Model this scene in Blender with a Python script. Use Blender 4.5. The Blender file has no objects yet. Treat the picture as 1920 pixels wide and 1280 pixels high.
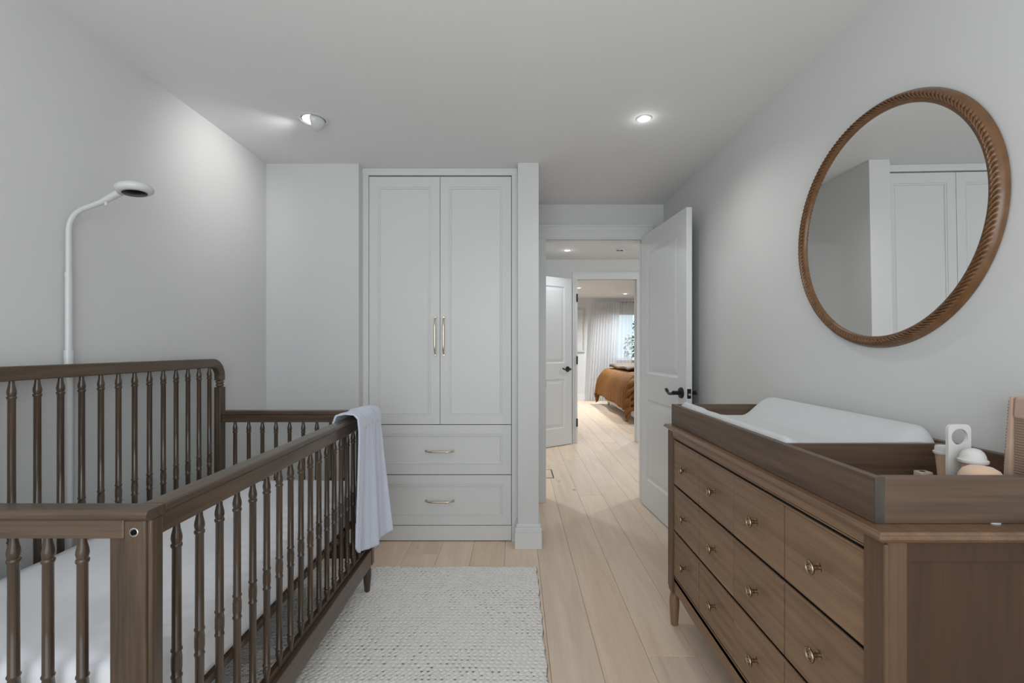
import bpy, bmesh, math, random
import numpy as np
from mathutils import Vector, Matrix
R = math.radians
PI = math.pi
random.seed(7)
scn = bpy.context.scene
COL = scn.collection

# ------------------------------------------------------------------ camera, world, lights
cam_d = bpy.data.cameras.new('camera')
cam = bpy.data.objects.new('camera', cam_d)
COL.objects.link(cam)
scn.camera = cam
cam.location = (0, 0, 1.19)
cam.rotation_euler = (R(90), 0, 0)
cam_d.sensor_width = 36
cam_d.lens = 36 * 853 / 1920
cam_d.shift_x = -0.003125
cam_d.shift_y = 0.00573
cam_d.clip_start = 0.02
cam_d.clip_end = 100

world = bpy.data.worlds.new('world')
scn.world = world
world.use_nodes = True
wn = world.node_tree
bg = wn.nodes['Background']
bg.inputs['Color'].default_value = (0.80, 0.92, 1.0, 1)
bg.inputs['Strength'].default_value = 1.25

scn.view_settings.view_transform = 'Standard'
scn.view_settings.look = 'None'
scn.view_settings.gamma = 1.0
scn.view_settings.use_curve_mapping = False
scn.view_settings.exposure = -0.10

def area_light(name, loc, rot, sx, sy, power, color=(1, 1, 1), shape='RECTANGLE', spread=180):
    l = bpy.data.lights.new(name, 'AREA')
    l.shape = shape
    l.size = sx
    l.size_y = sy
    l.energy = power
    l.color = color
    l.spread = R(spread)
    o = bpy.data.objects.new(name, l)
    COL.objects.link(o)
    o.location = loc
    o.rotation_euler = rot
    return o

# area light for daylight from the unseen, enlarged window behind the camera
area_light('window_daylight', (-0.05, -1.36, 1.05), (R(82), 0, R(0)), 2.3, 2.0, 21, (0.93, 0.97, 1.0))
# soft unseen fill light added behind the camera, aimed up and forward
area_light('ceiling_fill', (-0.15, -0.35, 1.45), (R(128), 0, 0), 1.3, 0.9, 14, (0.98, 0.99, 1.0))

# ------------------------------------------------------------------ materials
def _mat(name):
    m = bpy.data.materials.new(name)
    m.use_nodes = True
    nt = m.node_tree
    b = nt.nodes['Principled BSDF']
    return m, nt, b

def plain(name, col, rough=0.5, metal=0.0, spec=0.5, coat=0.0, noise=0.0, nscale=20, bump=0.0, bscale=200, sheen=0.0):
    m, nt, b = _mat(name)
    b.inputs['Base Color'].default_value = (*col, 1)
    b.inputs['Roughness'].default_value = rough
    b.inputs['Metallic'].default_value = metal
    b.inputs['Specular IOR Level'].default_value = spec
    b.inputs['Coat Weight'].default_value = coat
    b.inputs['Sheen Weight'].default_value = sheen
    if noise or bump:
        tc = nt.nodes.new('ShaderNodeTexCoord')
    if noise:
        n = nt.nodes.new('ShaderNodeTexNoise')
        n.inputs['Scale'].default_value = nscale
        n.inputs['Detail'].default_value = 4
        nt.links.new(tc.outputs['Object'], n.inputs['Vector'])
        mx = nt.nodes.new('ShaderNodeMix')
        mx.data_type = 'RGBA'
        mx.inputs[6].default_value = (*[c * (1 - noise) for c in col], 1)
        mx.inputs[7].default_value = (*[min(1, c * (1 + noise)) for c in col], 1)
        nt.links.new(n.outputs['Fac'], mx.inputs[0])
        nt.links.new(mx.outputs[2], b.inputs['Base Color'])
    if bump:
        n2 = nt.nodes.new('ShaderNodeTexNoise')
        n2.inputs['Scale'].default_value = bscale
        n2.inputs['Detail'].default_value = 3
        nt.links.new(tc.outputs['Object'], n2.inputs['Vector'])
        bp = nt.nodes.new('ShaderNodeBump')
        bp.inputs['Strength'].default_value = bump
        bp.inputs['Distance'].default_value = 0.002
        nt.links.new(n2.outputs['Fac'], bp.inputs['Height'])
        nt.links.new(bp.outputs['Normal'], b.inputs['Normal'])
    return m

def wood(name, dark, light, axis='z', scale=1.0, rough=0.35, coat=0.25, contrast=1.0, grain=0.35, rings=False, coat_rough=0.25):
    """stained wood, grain running along the given object axis"""
    m, nt, b = _mat(name)
    N, L = nt.nodes, nt.links
    tc = N.new('ShaderNodeTexCoord')
    oi = N.new('ShaderNodeObjectInfo')
    add = N.new('ShaderNodeVectorMath'); add.operation = 'ADD'
    mul = N.new('ShaderNodeVectorMath'); mul.operation = 'SCALE'
    cmb = N.new('ShaderNodeCombineXYZ')
    for i in range(3):
        L.new(oi.outputs['Random'], cmb.inputs[i])
    L.new(cmb.outputs[0], mul.inputs[0]); mul.inputs['Scale'].default_value = 17.0
    L.new(tc.outputs['Object'], add.inputs[0]); L.new(mul.outputs[0], add.inputs[1])
    mp = N.new('ShaderNodeMapping')
    s = [14 * scale] * 3
    s['xyz'.index(axis)] = 1.6 * scale
    mp.inputs['Scale'].default_value = s
    L.new(add.outputs[0], mp.inputs['Vector'])
    n1 = N.new('ShaderNodeTexNoise')
    n1.inputs['Scale'].default_value = 1.0; n1.inputs['Detail'].default_value = 6
    n1.inputs['Roughness'].default_value = 0.6; n1.inputs['Distortion'].default_value = 0.8
    L.new(mp.outputs[0], n1.inputs['Vector'])
    mp2 = N.new('ShaderNodeMapping')
    s2 = [150 * scale] * 3
    s2['xyz'.index(axis)] = 5 * scale
    mp2.inputs['Scale'].default_value = s2
    L.new(add.outputs[0], mp2.inputs['Vector'])
    n2 = N.new('ShaderNodeTexNoise')
    n2.inputs['Scale'].default_value = 1.0; n2.inputs['Detail'].default_value = 4
    L.new(mp2.outputs[0], n2.inputs['Vector'])
    mixf = N.new('ShaderNodeMath'); mixf.operation = 'MULTIPLY_ADD'
    L.new(n2.outputs['Fac'], mixf.inputs[0]); mixf.inputs[1].default_value = grain
    sc = N.new('ShaderNodeMath'); sc.operation = 'MULTIPLY'
    L.new(n1.outputs['Fac'], sc.inputs[0]); sc.inputs[1].default_value = 1 - grain
    L.new(sc.outputs[0], mixf.inputs[2])
    fac = mixf.outputs[0]
    if rings:
        wv = N.new('ShaderNodeTexWave')
        wv.wave_type = 'BANDS'
        wv.bands_direction = 'Z'
        wv.inputs['Scale'].default_value = 9.0
        wv.inputs['Distortion'].default_value = 7.0
        wv.inputs['Detail'].default_value = 2.0
        wv.inputs['Detail Scale'].default_value = 0.8
        mp3 = N.new('ShaderNodeMapping')
        s3 = [1.0] * 3
        s3['xyz'.index(axis)] = 0.22
        mp3.inputs['Scale'].default_value = s3
        L.new(add.outputs[0], mp3.inputs['Vector'])
        L.new(mp3.outputs[0], wv.inputs['Vector'])
        ad = N.new('ShaderNodeMath'); ad.operation = 'MULTIPLY_ADD'
        L.new(wv.outputs['Fac'], ad.inputs[0]); ad.inputs[1].default_value = 0.09
        L.new(fac, ad.inputs[2])
        sb = N.new('ShaderNodeMath'); sb.operation = 'SUBTRACT'
        L.new(ad.outputs[0], sb.inputs[0]); sb.inputs[1].default_value = 0.06
        fac = sb.outputs[0]
    cr = N.new('ShaderNodeValToRGB')
    w = 0.22 / contrast
    cr.color_ramp.elements[0].position = max(0, 0.5 - w); cr.color_ramp.elements[0].color = (*dark, 1)
    cr.color_ramp.elements[1].position = min(1, 0.5 + w); cr.color_ramp.elements[1].color = (*light, 1)
    L.new(fac, cr.inputs[0])
    L.new(cr.outputs[0], b.inputs['Base Color'])
    b.inputs['Roughness'].default_value = rough
    b.inputs['Specular IOR Level'].default_value = 0.3
    b.inputs['Coat Weight'].default_value = coat
    b.inputs['Coat Roughness'].default_value = coat_rough
    bp = N.new('ShaderNodeBump')
    bp.inputs['Strength'].default_value = 0.12; bp.inputs['Distance'].default_value = 0.001
    L.new(n2.outputs['Fac'], bp.inputs['Height'])
    L.new(bp.outputs[0], b.inputs['Normal'])
    return m

def plank_material():
    m, nt, b = _mat('oak_planks')
    N, L = nt.nodes, nt.links
    tc = N.new('ShaderNodeTexCoord'); oi = N.new('ShaderNodeObjectInfo')
    cmb = N.new('ShaderNodeCombineXYZ')
    for i in range(3):
        L.new(oi.outputs['Random'], cmb.inputs[i])
    mul = N.new('ShaderNodeVectorMath'); mul.operation = 'SCALE'; mul.inputs['Scale'].default_value = 41.0
    L.new(cmb.outputs[0], mul.inputs[0])
    add = N.new('ShaderNodeVectorMath'); add.operation = 'ADD'
    L.new(tc.outputs['Object'], add.inputs[0]); L.new(mul.outputs[0], add.inputs[1])
    mp = N.new('ShaderNodeMapping'); mp.inputs['Scale'].default_value = (10, 0.9, 10)
    L.new(add.outputs[0], mp.inputs[0])
    n1 = N.new('ShaderNodeTexNoise'); n1.inputs['Scale'].default_value = 1; n1.inputs['Detail'].default_value = 7
    n1.inputs['Distortion'].default_value = 1.2
    L.new(mp.outputs[0], n1.inputs['Vector'])
    mp2 = N.new('ShaderNodeMapping'); mp2.inputs['Scale'].default_value = (160, 7, 10)
    L.new(add.outputs[0], mp2.inputs[0])
    n2 = N.new('ShaderNodeTexNoise'); n2.inputs['Scale'].default_value = 1; n2.inputs['Detail'].default_value = 3
    L.new(mp2.outputs[0], n2.inputs['Vector'])
    cr = N.new('ShaderNodeValToRGB')
    cr.color_ramp.elements[0].position = 0.28; cr.color_ramp.elements[0].color = (0.70, 0.535, 0.395, 1)
    cr.color_ramp.elements[1].position = 0.70; cr.color_ramp.elements[1].color = (0.88, 0.715, 0.555, 1)
    mm = N.new('ShaderNodeMath'); mm.operation = 'MULTIPLY_ADD'
    L.new(n2.outputs['Fac'], mm.inputs[0]); mm.inputs[1].default_value = 0.3
    sc = N.new('ShaderNodeMath'); sc.operation = 'MULTIPLY'; sc.inputs[1].default_value = 0.7
    L.new(n1.outputs['Fac'], sc.inputs[0]); L.new(sc.outputs[0], mm.inputs[2])
    L.new(mm.outputs[0], cr.inputs[0])
    # plank to plank tint
    hsv = N.new('ShaderNodeHueSaturation')
    mr = N.new('ShaderNodeMapRange'); mr.inputs['To Min'].default_value = 0.92; mr.inputs['To Max'].default_value = 1.04
    L.new(oi.outputs['Random'], mr.inputs[0]); L.new(mr.outputs[0], hsv.inputs['Value'])
    ms = N.new('ShaderNodeMath'); ms.operation = 'MULTIPLY'; ms.inputs[1].default_value = 7.31
    fr = N.new('ShaderNodeMath'); fr.operation = 'FRACT'
    L.new(oi.outputs['Random'], ms.inputs[0]); L.new(ms.outputs[0], fr.inputs[0])
    mr2 = N.new('ShaderNodeMapRange'); mr2.inputs['To Min'].default_value = 0.90; mr2.inputs['To Max'].default_value = 1.08
    L.new(fr.outputs[0], mr2.inputs[0]); L.new(mr2.outputs[0], hsv.inputs['Saturation'])
    L.new(cr.outputs[0], hsv.inputs['Color'])
    # knots
    vo = N.new('ShaderNodeTexVoronoi'); vo.inputs['Scale'].default_value = 1.0
    mp3 = N.new('ShaderNodeMapping'); mp3.inputs['Scale'].default_value = (4.2, 1.9, 0.01)
    L.new(add.outputs[0], mp3.inputs[0]); L.new(mp3.outputs[0], vo.inputs['Vector'])
    nz = N.new('ShaderNodeMath'); nz.operation = 'MULTIPLY_ADD'; nz.inputs[1].default_value = 0.06
    L.new(n2.outputs['Fac'], nz.inputs[0]); L.new(vo.outputs['Distance'], nz.inputs[2])
    kr = N.new('ShaderNodeValToRGB')
    kr.color_ramp.elements[0].position = 0.05; kr.color_ramp.elements[0].color = (0.30, 0.27, 0.24, 1)
    kr.color_ramp.elements[1].position = 0.10; kr.color_ramp.elements[1].color = (1, 1, 1, 1)
    L.new(nz.outputs[0], kr.inputs[0])
    mx = N.new('ShaderNodeMix'); mx.data_type = 'RGBA'; mx.blend_type = 'MULTIPLY'; mx.inputs[0].default_value = 0.75
    L.new(hsv.outputs[0], mx.inputs[6]); L.new(kr.outputs[0], mx.inputs[7])
    L.new(mx.outputs[2], b.inputs['Base Color'])
    b.inputs['Roughness'].default_value = 0.42
    b.inputs['Specular IOR Level'].default_value = 0.4
    bp = N.new('ShaderNodeBump'); bp.inputs['Strength'].default_value = 0.08; bp.inputs['Distance'].default_value = 0.001
    L.new(n2.outputs['Fac'], bp.inputs['Height']); L.new(bp.outputs[0], b.inputs['Normal'])
    return m

def emit(name, col, s):
    m, nt, b = _mat(name)
    b.inputs['Base Color'].default_value = (*col, 1)
    b.inputs['Emission Color'].default_value = (*col, 1)
    b.inputs['Emission Strength'].default_value = s
    return m

M = {}
M['wall'] = plain('wall_paint', (0.665, 0.67, 0.665), 0.65, noise=0.012, nscale=3, bump=0.05, bscale=180)
M['ceil'] = plain('ceiling_paint', (0.75, 0.755, 0.755), 0.8, noise=0.012, nscale=3)
M['trim'] = plain('trim_enamel', (0.73, 0.74, 0.745), 0.38)
M['cab'] = plain('cabinet_lacquer', (0.70, 0.705, 0.70), 0.42, noise=0.01, nscale=4)
M['dark'] = plain('dark_gap', (0.03, 0.03, 0.03), 0.9)
M['subfloor'] = plain('subfloor', (0.16, 0.11, 0.07), 0.9)
M['plank'] = plank_material()
CD, CL = (0.045, 0.028, 0.0175), (0.112, 0.073, 0.046)
for a in 'xyz':
    M['crib_' + a] = wood('crib_walnut_' + a, CD, CL, a, rough=0.45, coat=0.55, coat_rough=0.13, contrast=1.7)
DD, DL = (0.160, 0.092, 0.053), (0.33, 0.205, 0.124)
for a in 'xyz':
    M['dres_' + a] = wood('dresser_walnut_' + a, DD, DL, a, rough=0.42, coat=0.15)
M['drawer'] = wood('dresser_drawer_face', DD, DL, 'y', scale=0.8, rough=0.42, coat=0.15, rings=True, contrast=1.0)
M['dside'] = wood('dresser_side_shaded', (0.048, 0.025, 0.013), (0.086, 0.048, 0.027), 'z', scale=0.6, rough=0.5, coat=0.0)  # dresser walnut darkened, painting the shade on its camera-facing side
M['groove'] = plain('groove_painted_shade', (0.018, 0.011, 0.007), 0.8)  # paints shade into the drawer face grooves
M['dtop'] = wood('dresser_top', (0.120, 0.064, 0.034), (0.25, 0.148, 0.085), 'y', rough=0.4, coat=0.6, coat_rough=0.18)
M['spindle'] = wood('crib_walnut_spindle', (0.032, 0.020, 0.012), (0.084, 0.053, 0.033), 'z', rough=0.42, coat=0.7, coat_rough=0.12, contrast=1.5)
M['dpost'] = wood('dresser_post_shaded', (0.085, 0.047, 0.026), (0.165, 0.098, 0.056), 'z', rough=0.42, coat=0.12)  # darker walnut, shade of the corner posts put into the colour
M['tray'] = wood('tray_walnut', (0.072, 0.045, 0.030), (0.165, 0.107, 0.072), 'y', scale=0.9, rough=0.45, coat=0.12, rings=True)
M['trayx'] = wood('tray_walnut_x', (0.072, 0.045, 0.030), (0.165, 0.107, 0.072), 'x', scale=0.9, rough=0.45, coat=0.12, rings=True)
M['endgrain'] = wood('tray_end_grain', (0.045, 0.036, 0.03), (0.09, 0.075, 0.062), 'z', scale=1.5, rough=0.5, coat=0.1)
M['brass'] = plain('antique_brass', (0.36, 0.28, 0.185), 0.22, metal=1.0)
M['handle'] = plain('champagne_metal', (0.68, 0.60, 0.47), 0.22, metal=1.0)
M['black'] = plain('black_metal', (0.025, 0.026, 0.028), 0.38, metal=0.6)
M['steel'] = plain('steel', (0.7, 0.7, 0.7), 0.25, metal=1.0)
M['glass'] = plain('mirror_silver', (0.96, 0.97, 0.97), 0.0, metal=1.0)
M['frame'] = plain('carved_wood_frame', (0.150, 0.070, 0.026), 0.34, coat=0.12, noise=0.5, nscale=38, bump=0.15, bscale=120)
M['white_plastic'] = plain('white_plastic', (0.64, 0.65, 0.65), 0.28)
M['lens_black'] = plain('black_lens', (0.003, 0.003, 0.003), 0.3, spec=0.15)
M['sheet'] = plain('white_sheet', (0.88, 0.89, 0.93), 0.85, bump=0.15, bscale=500, sheen=0.1)
M['pad'] = plain('white_knit_cover', (0.62, 0.63, 0.64), 0.85, bump=0.15, bscale=600, sheen=0.1)
M['blanket'] = plain('lavender_terry', (0.64, 0.68, 0.80), 0.95, noise=0.08, nscale=120, bump=0.9, bscale=330, sheen=0.4)
M['rug'] = plain('ivory_wool', (0.78, 0.76, 0.735), 0.95, noise=0.06, nscale=14, bump=0.5, bscale=500, sheen=0.2)
M['quilt'] = plain('amber_velvet', (0.21, 0.085, 0.014), 0.7, noise=0.2, nscale=6, sheen=0.0)
M['quilt_fold'] = plain('bronze_velvet', (0.14, 0.085, 0.042), 0.6, noise=0.2, nscale=8, sheen=0.05)
M['bed_white'] = plain('bed_upholstery', (0.72, 0.70, 0.68), 0.8)
M['cup'] = plain('tan_cup', (0.55, 0.36, 0.24), 0.55)
M['cupwhite'] = plain('cup_lid', (0.68, 0.67, 0.655), 0.5)
M['peach'] = plain('peach_plush', (0.72, 0.50, 0.36), 0.8, sheen=0.3)
M['suede'] = plain('beige_corduroy', (0.45, 0.31, 0.23), 0.9, noise=0.1, nscale=40, bump=0.4, bscale=260, sheen=0.5)
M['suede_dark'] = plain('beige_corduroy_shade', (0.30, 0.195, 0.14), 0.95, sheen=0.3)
M['bone'] = plain('light_wood_block', (0.60, 0.50, 0.38), 0.6)
M['lamp'] = emit('lamp_lens', (1.0, 0.98, 0.95), 6.0)
M['picture'] = plain('picture_print', (0.70, 0.70, 0.68), 0.6, noise=0.25, nscale=5)
M['picframe'] = plain('pale_picture_frame', (0.55, 0.55, 0.52), 0.5)
M['leaf'] = plain('shrub_leaf', (0.10, 0.16, 0.06), 0.6, noise=0.4, nscale=3)
M['bark'] = plain('shrub_bark', (0.12, 0.08, 0.05), 0.9)
M['ground'] = plain('ground_soil', (0.3, 0.28, 0.24), 0.95)
m, nt, b = _mat('window_glass')
b.inputs['Base Color'].default_value = (0.9, 0.97, 1, 1); b.inputs['Roughness'].default_value = 0.0
b.inputs['Transmission Weight'].default_value = 1.0; b.inputs['IOR'].default_value = 1.05
M['pane'] = m
def rug_material():
    # wool stitches; shade in the holes is painted brown by height
    m, nt, b = _mat('braided_wool')
    N, L = nt.nodes, nt.links
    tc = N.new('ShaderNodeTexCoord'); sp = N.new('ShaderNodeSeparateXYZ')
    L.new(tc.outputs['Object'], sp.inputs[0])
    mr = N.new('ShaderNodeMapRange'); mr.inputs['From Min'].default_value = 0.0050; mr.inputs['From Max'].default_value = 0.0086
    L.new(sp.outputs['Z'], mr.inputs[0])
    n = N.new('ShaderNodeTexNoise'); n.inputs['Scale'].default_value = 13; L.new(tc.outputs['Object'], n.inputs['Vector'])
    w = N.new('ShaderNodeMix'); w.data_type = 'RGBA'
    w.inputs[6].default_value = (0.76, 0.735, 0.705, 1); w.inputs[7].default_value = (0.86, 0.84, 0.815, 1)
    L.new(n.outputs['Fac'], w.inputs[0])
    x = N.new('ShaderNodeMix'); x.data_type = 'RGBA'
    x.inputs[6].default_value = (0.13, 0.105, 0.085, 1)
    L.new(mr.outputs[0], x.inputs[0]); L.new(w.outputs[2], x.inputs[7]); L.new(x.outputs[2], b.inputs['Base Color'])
    b.inputs['Roughness'].default_value = 0.95
    n2 = N.new('ShaderNodeTexNoise'); n2.inputs['Scale'].default_value = 500; L.new(tc.outputs['Object'], n2.inputs['Vector'])
    bp = N.new('ShaderNodeBump'); bp.inputs['Strength'].default_value = 0.4; bp.inputs['Distance'].default_value = 0.002
    L.new(n2.outputs['Fac'], bp.inputs['Height']); L.new(bp.outputs[0], b.inputs['Normal'])
    return m
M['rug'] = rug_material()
def sheer(name, opac):
    m, nt, b = _mat(name)
    N, L = nt.nodes, nt.links
    out = N['Material Output']
    tl = N.new('ShaderNodeBsdfTranslucent'); tl.inputs['Color'].default_value = (0.88, 0.90, 0.93, 1)
    df = N.new('ShaderNodeBsdfDiffuse'); df.inputs['Color'].default_value = (0.84, 0.82, 0.80, 1)
    tr = N.new('ShaderNodeBsdfTransparent')
    m1 = N.new('ShaderNodeMixShader'); m1.inputs[0].default_value = 0.5
    L.new(df.outputs[0], m1.inputs[1]); L.new(tl.outputs[0], m1.inputs[2])
    m2 = N.new('ShaderNodeMixShader'); m2.inputs[0].default_value = opac
    L.new(tr.outputs[0], m2.inputs[1]); L.new(m1.outputs[0], m2.inputs[2])
    L.new(m2.outputs[0], out.inputs['Surface'])
    return m
M['sheer'] = sheer('sheer_linen', 0.88)
M['sheer_thin'] = sheer('sheer_voile', 0.5)

# ------------------------------------------------------------------ mesh helpers
def root_offset(p):
    v = Vector((0, 0, 0))
    while p is not None:
        v += p.location
        p = p.parent
    return v

class B:
    def __init__(s):
        s.bm = bmesh.new()
    def box(s, x0, x1, y0, y1, z0, z1):
        v = [s.bm.verts.new(p) for p in ((x0, y0, z0), (x1, y0, z0), (x1, y1, z0), (x0, y1, z0),
                                         (x0, y0, z1), (x1, y0, z1), (x1, y1, z1), (x0, y1, z1))]
        for f in ((3, 2, 1, 0), (4, 5, 6, 7), (0, 1, 5, 4), (1, 2, 6, 5), (2, 3, 7, 6), (3, 0, 4, 7)):
            s.bm.faces.new([v[i] for i in f])
        return s
    def grid(s, fn, nu, nv, cu=False, cv=False):
        vs = [[s.bm.verts.new(fn(i / nu, j / nv)) for j in range(nv if cv else nv + 1)] for i in range(nu if cu else nu + 1)]
        for i in range(nu):
            for j in range(nv):
                a, b_ = i, (i + 1) % len(vs)
                c, d = j, (j + 1) % len(vs[0])
                s.bm.faces.new((vs[a][c], vs[b_][c], vs[b_][d], vs[a][d]))
        return vs
    def lathe(s, prof, c=(0, 0, 0), axis='z', seg=16):
        """prof = [(radius, t)] along axis from centre c"""
        rings = []
        for r, t in prof:
            ring = []
            for k in range(seg):
                a = 2 * PI * k / seg
                p = {'z': (r * math.cos(a), r * math.sin(a), t), 'x': (t, r * math.cos(a), r * math.sin(a)),
                     'y': (r * math.cos(a), t, r * math.sin(a))}[axis]
                ring.append(s.bm.verts.new((p[0] + c[0], p[1] + c[1], p[2] + c[2])))
            rings.append(ring)
        for a, b_ in zip(rings, rings[1:]):
            for k in range(seg):
                s.bm.faces.new((a[k], a[(k + 1) % seg], b_[(k + 1) % seg], b_[k]))
        s.bm.faces.new(rings[0]); s.bm.faces.new(rings[-1])
        return s
    def tube(s, pts, rad, seg=10, flat=1.0):
        pts = [Vector(p) for p in pts]
        rad = rad if isinstance(rad, (list, tuple)) else [rad] * len(pts)
        rings = []
        up = Vector((0, 0, 1))
        last = None
        for i, p in enumerate(pts):
            d = (pts[min(i + 1, len(pts) - 1)] - pts[max(i - 1, 0)]).normalized()
            if last is None:
                ref = up if abs(d.dot(up)) < 0.9 else Vector((1, 0, 0))
                n = d.cross(ref).normalized()
            else:
                n = (last - d * last.dot(d)).normalized()
            last = n
            b_ = d.cross(n)
            rings.append([s.bm.verts.new(p + n * rad[i] * math.cos(2 * PI * k / seg) + b_ * rad[i] * flat * math.sin(2 * PI * k / seg)) for k in range(seg)])
        for a, b_ in zip(rings, rings[1:]):
            for k in range(seg):
                s.bm.faces.new((a[k], a[(k + 1) % seg], b_[(k + 1) % seg], b_[k]))
        s.bm.faces.new(rings[0]); s.bm.faces.new(rings[-1])
        return s
    def prism(s, poly, axis, a0, a1):
        """poly: 2-D points in the other two axes (in xyz order)"""
        def P(u, v, a):
            return {'x': (a, u, v), 'y': (u, a, v), 'z': (u, v, a)}[axis]
        lo = [s.bm.verts.new(P(u, v, a0)) for u, v in poly]
        hi = [s.bm.verts.new(P(u, v, a1)) for u, v in poly]
        n = len(poly)
        s.bm.faces.new(lo); s.bm.faces.new(hi)
        for k in range(n):
            s.bm.faces.new((lo[k], lo[(k + 1) % n], hi[(k + 1) % n], hi[k]))
        return s
    def board(s, T, W, H, th, panels, profile, field=True):
        """framed board: front face at w=0 (outwards +w), recessed moulded panels (u0,v0,u1,v1), one column"""
        def bx(u0, u1, v0, v1, w0, w1):
            v = [s.bm.verts.new(T(*p)) for p in ((u0, v0, w0), (u1, v0, w0), (u1, v1, w0), (u0, v1, w0),
                                                  (u0, v0, w1), (u1, v0, w1), (u1, v1, w1), (u0, v1, w1))]
            for f in ((3, 2, 1, 0), (4, 5, 6, 7), (0, 1, 5, 4), (1, 2, 6, 5), (2, 3, 7, 6), (3, 0, 4, 7)):
                s.bm.faces.new([v[i] for i in f])
        U0, U1 = panels[0][0], panels[0][2]
        bx(0, U0, 0, H, -th, 0); bx(U1, W, 0, H, -th, 0)
        prev = 0
        for (u0, v0, u1, v1) in panels:
            bx(U0, U1, prev, v0, -th, 0)
            prev = v1
        bx(U0, U1, prev, H, -th, 0)
        for (u0, v0, u1, v1) in panels:
            last = None
            for ins, d in profile:
                ring = [s.bm.verts.new(T(*p)) for p in ((u0 + ins, v0 + ins, d), (u1 - ins, v0 + ins, d), (u1 - ins, v1 - ins, d), (u0 + ins, v1 - ins, d))]
                if last:
                    for k in range(4):
                        s.bm.faces.new((last[k], last[(k + 1) % 4], ring[(k + 1) % 4], ring[k]))
                last = ring
            s.bm.faces.new(last)
            bx(u0, u1, v0, v1, -th * 0.9, -th * 0.75)
        return s
    def build(s, name, mat, parent=None, smooth=False, bevel=0.0, local=False, loc=None, solid=0.0, subsurf=0, angle=38, seg=2):
        bm = s.bm
        bmesh.ops.recalc_face_normals(bm, faces=bm.faces)
        off = Vector((0, 0, 0)) if local else root_offset(parent)
        if loc is not None and not local:
            off = off + Vector(loc)
        if off.length:
            bmesh.ops.translate(bm, verts=bm.verts, vec=-off)
        if smooth:
            for f in bm.faces:
                f.smooth = True
            for e in bm.edges:
                if len(e.link_faces) == 2 and e.calc_face_angle(0) > R(angle):
                    e.smooth = False
        me = bpy.data.meshes.new(name)
        bm.to_mesh(me); bm.free()
        me.materials.append(mat)
        o = bpy.data.objects.new(name, me)
        COL.objects.link(o)
        if parent is not None:
            o.parent = parent
        if loc is not None:
            o.location = loc
        if solid:
            md = o.modifiers.new('solid', 'SOLIDIFY'); md.thickness = solid; md.offset = 0
        if bevel:
            md = o.modifiers.new('bevel', 'BEVEL'); md.width = bevel; md.segments = seg
            md.limit_method = 'ANGLE'; md.angle_limit = R(40)
        if subsurf:
            md = o.modifiers.new('sub', 'SUBSURF'); md.levels = subsurf; md.render_levels = subsurf
        return o

def thing(name, label, cat, loc=(0, 0, 0), rz=0, group=None):
    o = bpy.data.objects.new(name, None)
    COL.objects.link(o)
    o.location = loc; o.rotation_euler = (0, 0, rz); o.empty_display_size = 0.1
    o['label'] = label; o['category'] = cat
    if group: o['group'] = group
    return o
def tag(o, label, cat, group=None):
    o['label'] = label; o['category'] = cat
    if group: o['group'] = group
    return o
def struct(o, label=None, cat=None):
    o['kind'] = 'structure'
    if label: o['label'] = label
    if cat: o['category'] = cat
    return o
def sbox(name, mat, *b, bevel=0, label=None, cat=None):
    return struct(B().box(*b).build(name, mat, bevel=bevel), label, cat)
def copy_part(o, parent, loc):
    c = o.copy(); COL.objects.link(c); c.parent = parent; c.location = loc
    return c

# ================================================================== ROOM SHELL
H = 2.286
XL, XR = -1.485, 1.14
YP = 3.495          # nursery door wall, room side
sbox('wall_left', M['wall'], XL - 0.1, XL, -1.3, 2.815, 0, H, label='plain white left wall behind the crib', cat='wall')
sbox('wall_right', M['wall'], XR, XR + 0.1, -1.3, YP + 0.0, 0, H, label='plain white right wall with the round mirror', cat='wall')
sbox('wall_back_left', M['wall'], XL, -0.934, 2.715, 3.4, 0, H, label='narrow white wall left of the wardrobe', cat='wall')
sbox('wall_back', M['wall'], XL - 0.1, 0.0, 3.4, 3.5, 0, H, label='white wall behind the wardrobe', cat='wall')
sbox('wall_column', M['wall'], 0.016, 0.14, 2.70, YP + 0.12, 0, H, bevel=0.002, label='white wall end right of the wardrobe', cat='wall')
w = B(); w.box(0.14, 0.216, YP, YP + 0.12, 0, H); w.box(1.005, 1.6, YP, YP + 0.12, 0, H); w.box(0.216, 1.005, YP, YP + 0.12, 2.04, H)
struct(w.build('wall_door', M['wall']), 'white wall around the nursery doorway', 'wall')
# unseen window wall behind the camera, its opening enlarged to add light
w = B(); w.box(XL, XR, -1.3, -1.2, 0, 0.08); w.box(XL, XR, -1.3, -1.2, 2.12, H)
w.box(XL, -1.15, -1.3, -1.2, 0.08, 2.12); w.box(1.05, XR, -1.3, -1.2, 0.08, 2.12)
struct(w.build('wall_front', M['wall']), 'unseen white wall behind the camera with a window enlarged for light', 'wall')
wf = B()
for (a, b_, c, d) in ((-1.15, 1.05, 0.08, 0.13), (-1.15, 1.05, 2.07, 2.12), (-1.15, -1.10, 0.13, 2.07), (1.0, 1.05, 0.13, 2.07), (-0.07, -0.03, 0.13, 2.07)):
    wf.box(a, b_, -1.27, -1.22, c, d)
struct(wf.build('window_2', M['trim'], bevel=0.003), 'unseen white framed window behind the camera, made tall for more light', 'window')
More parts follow.
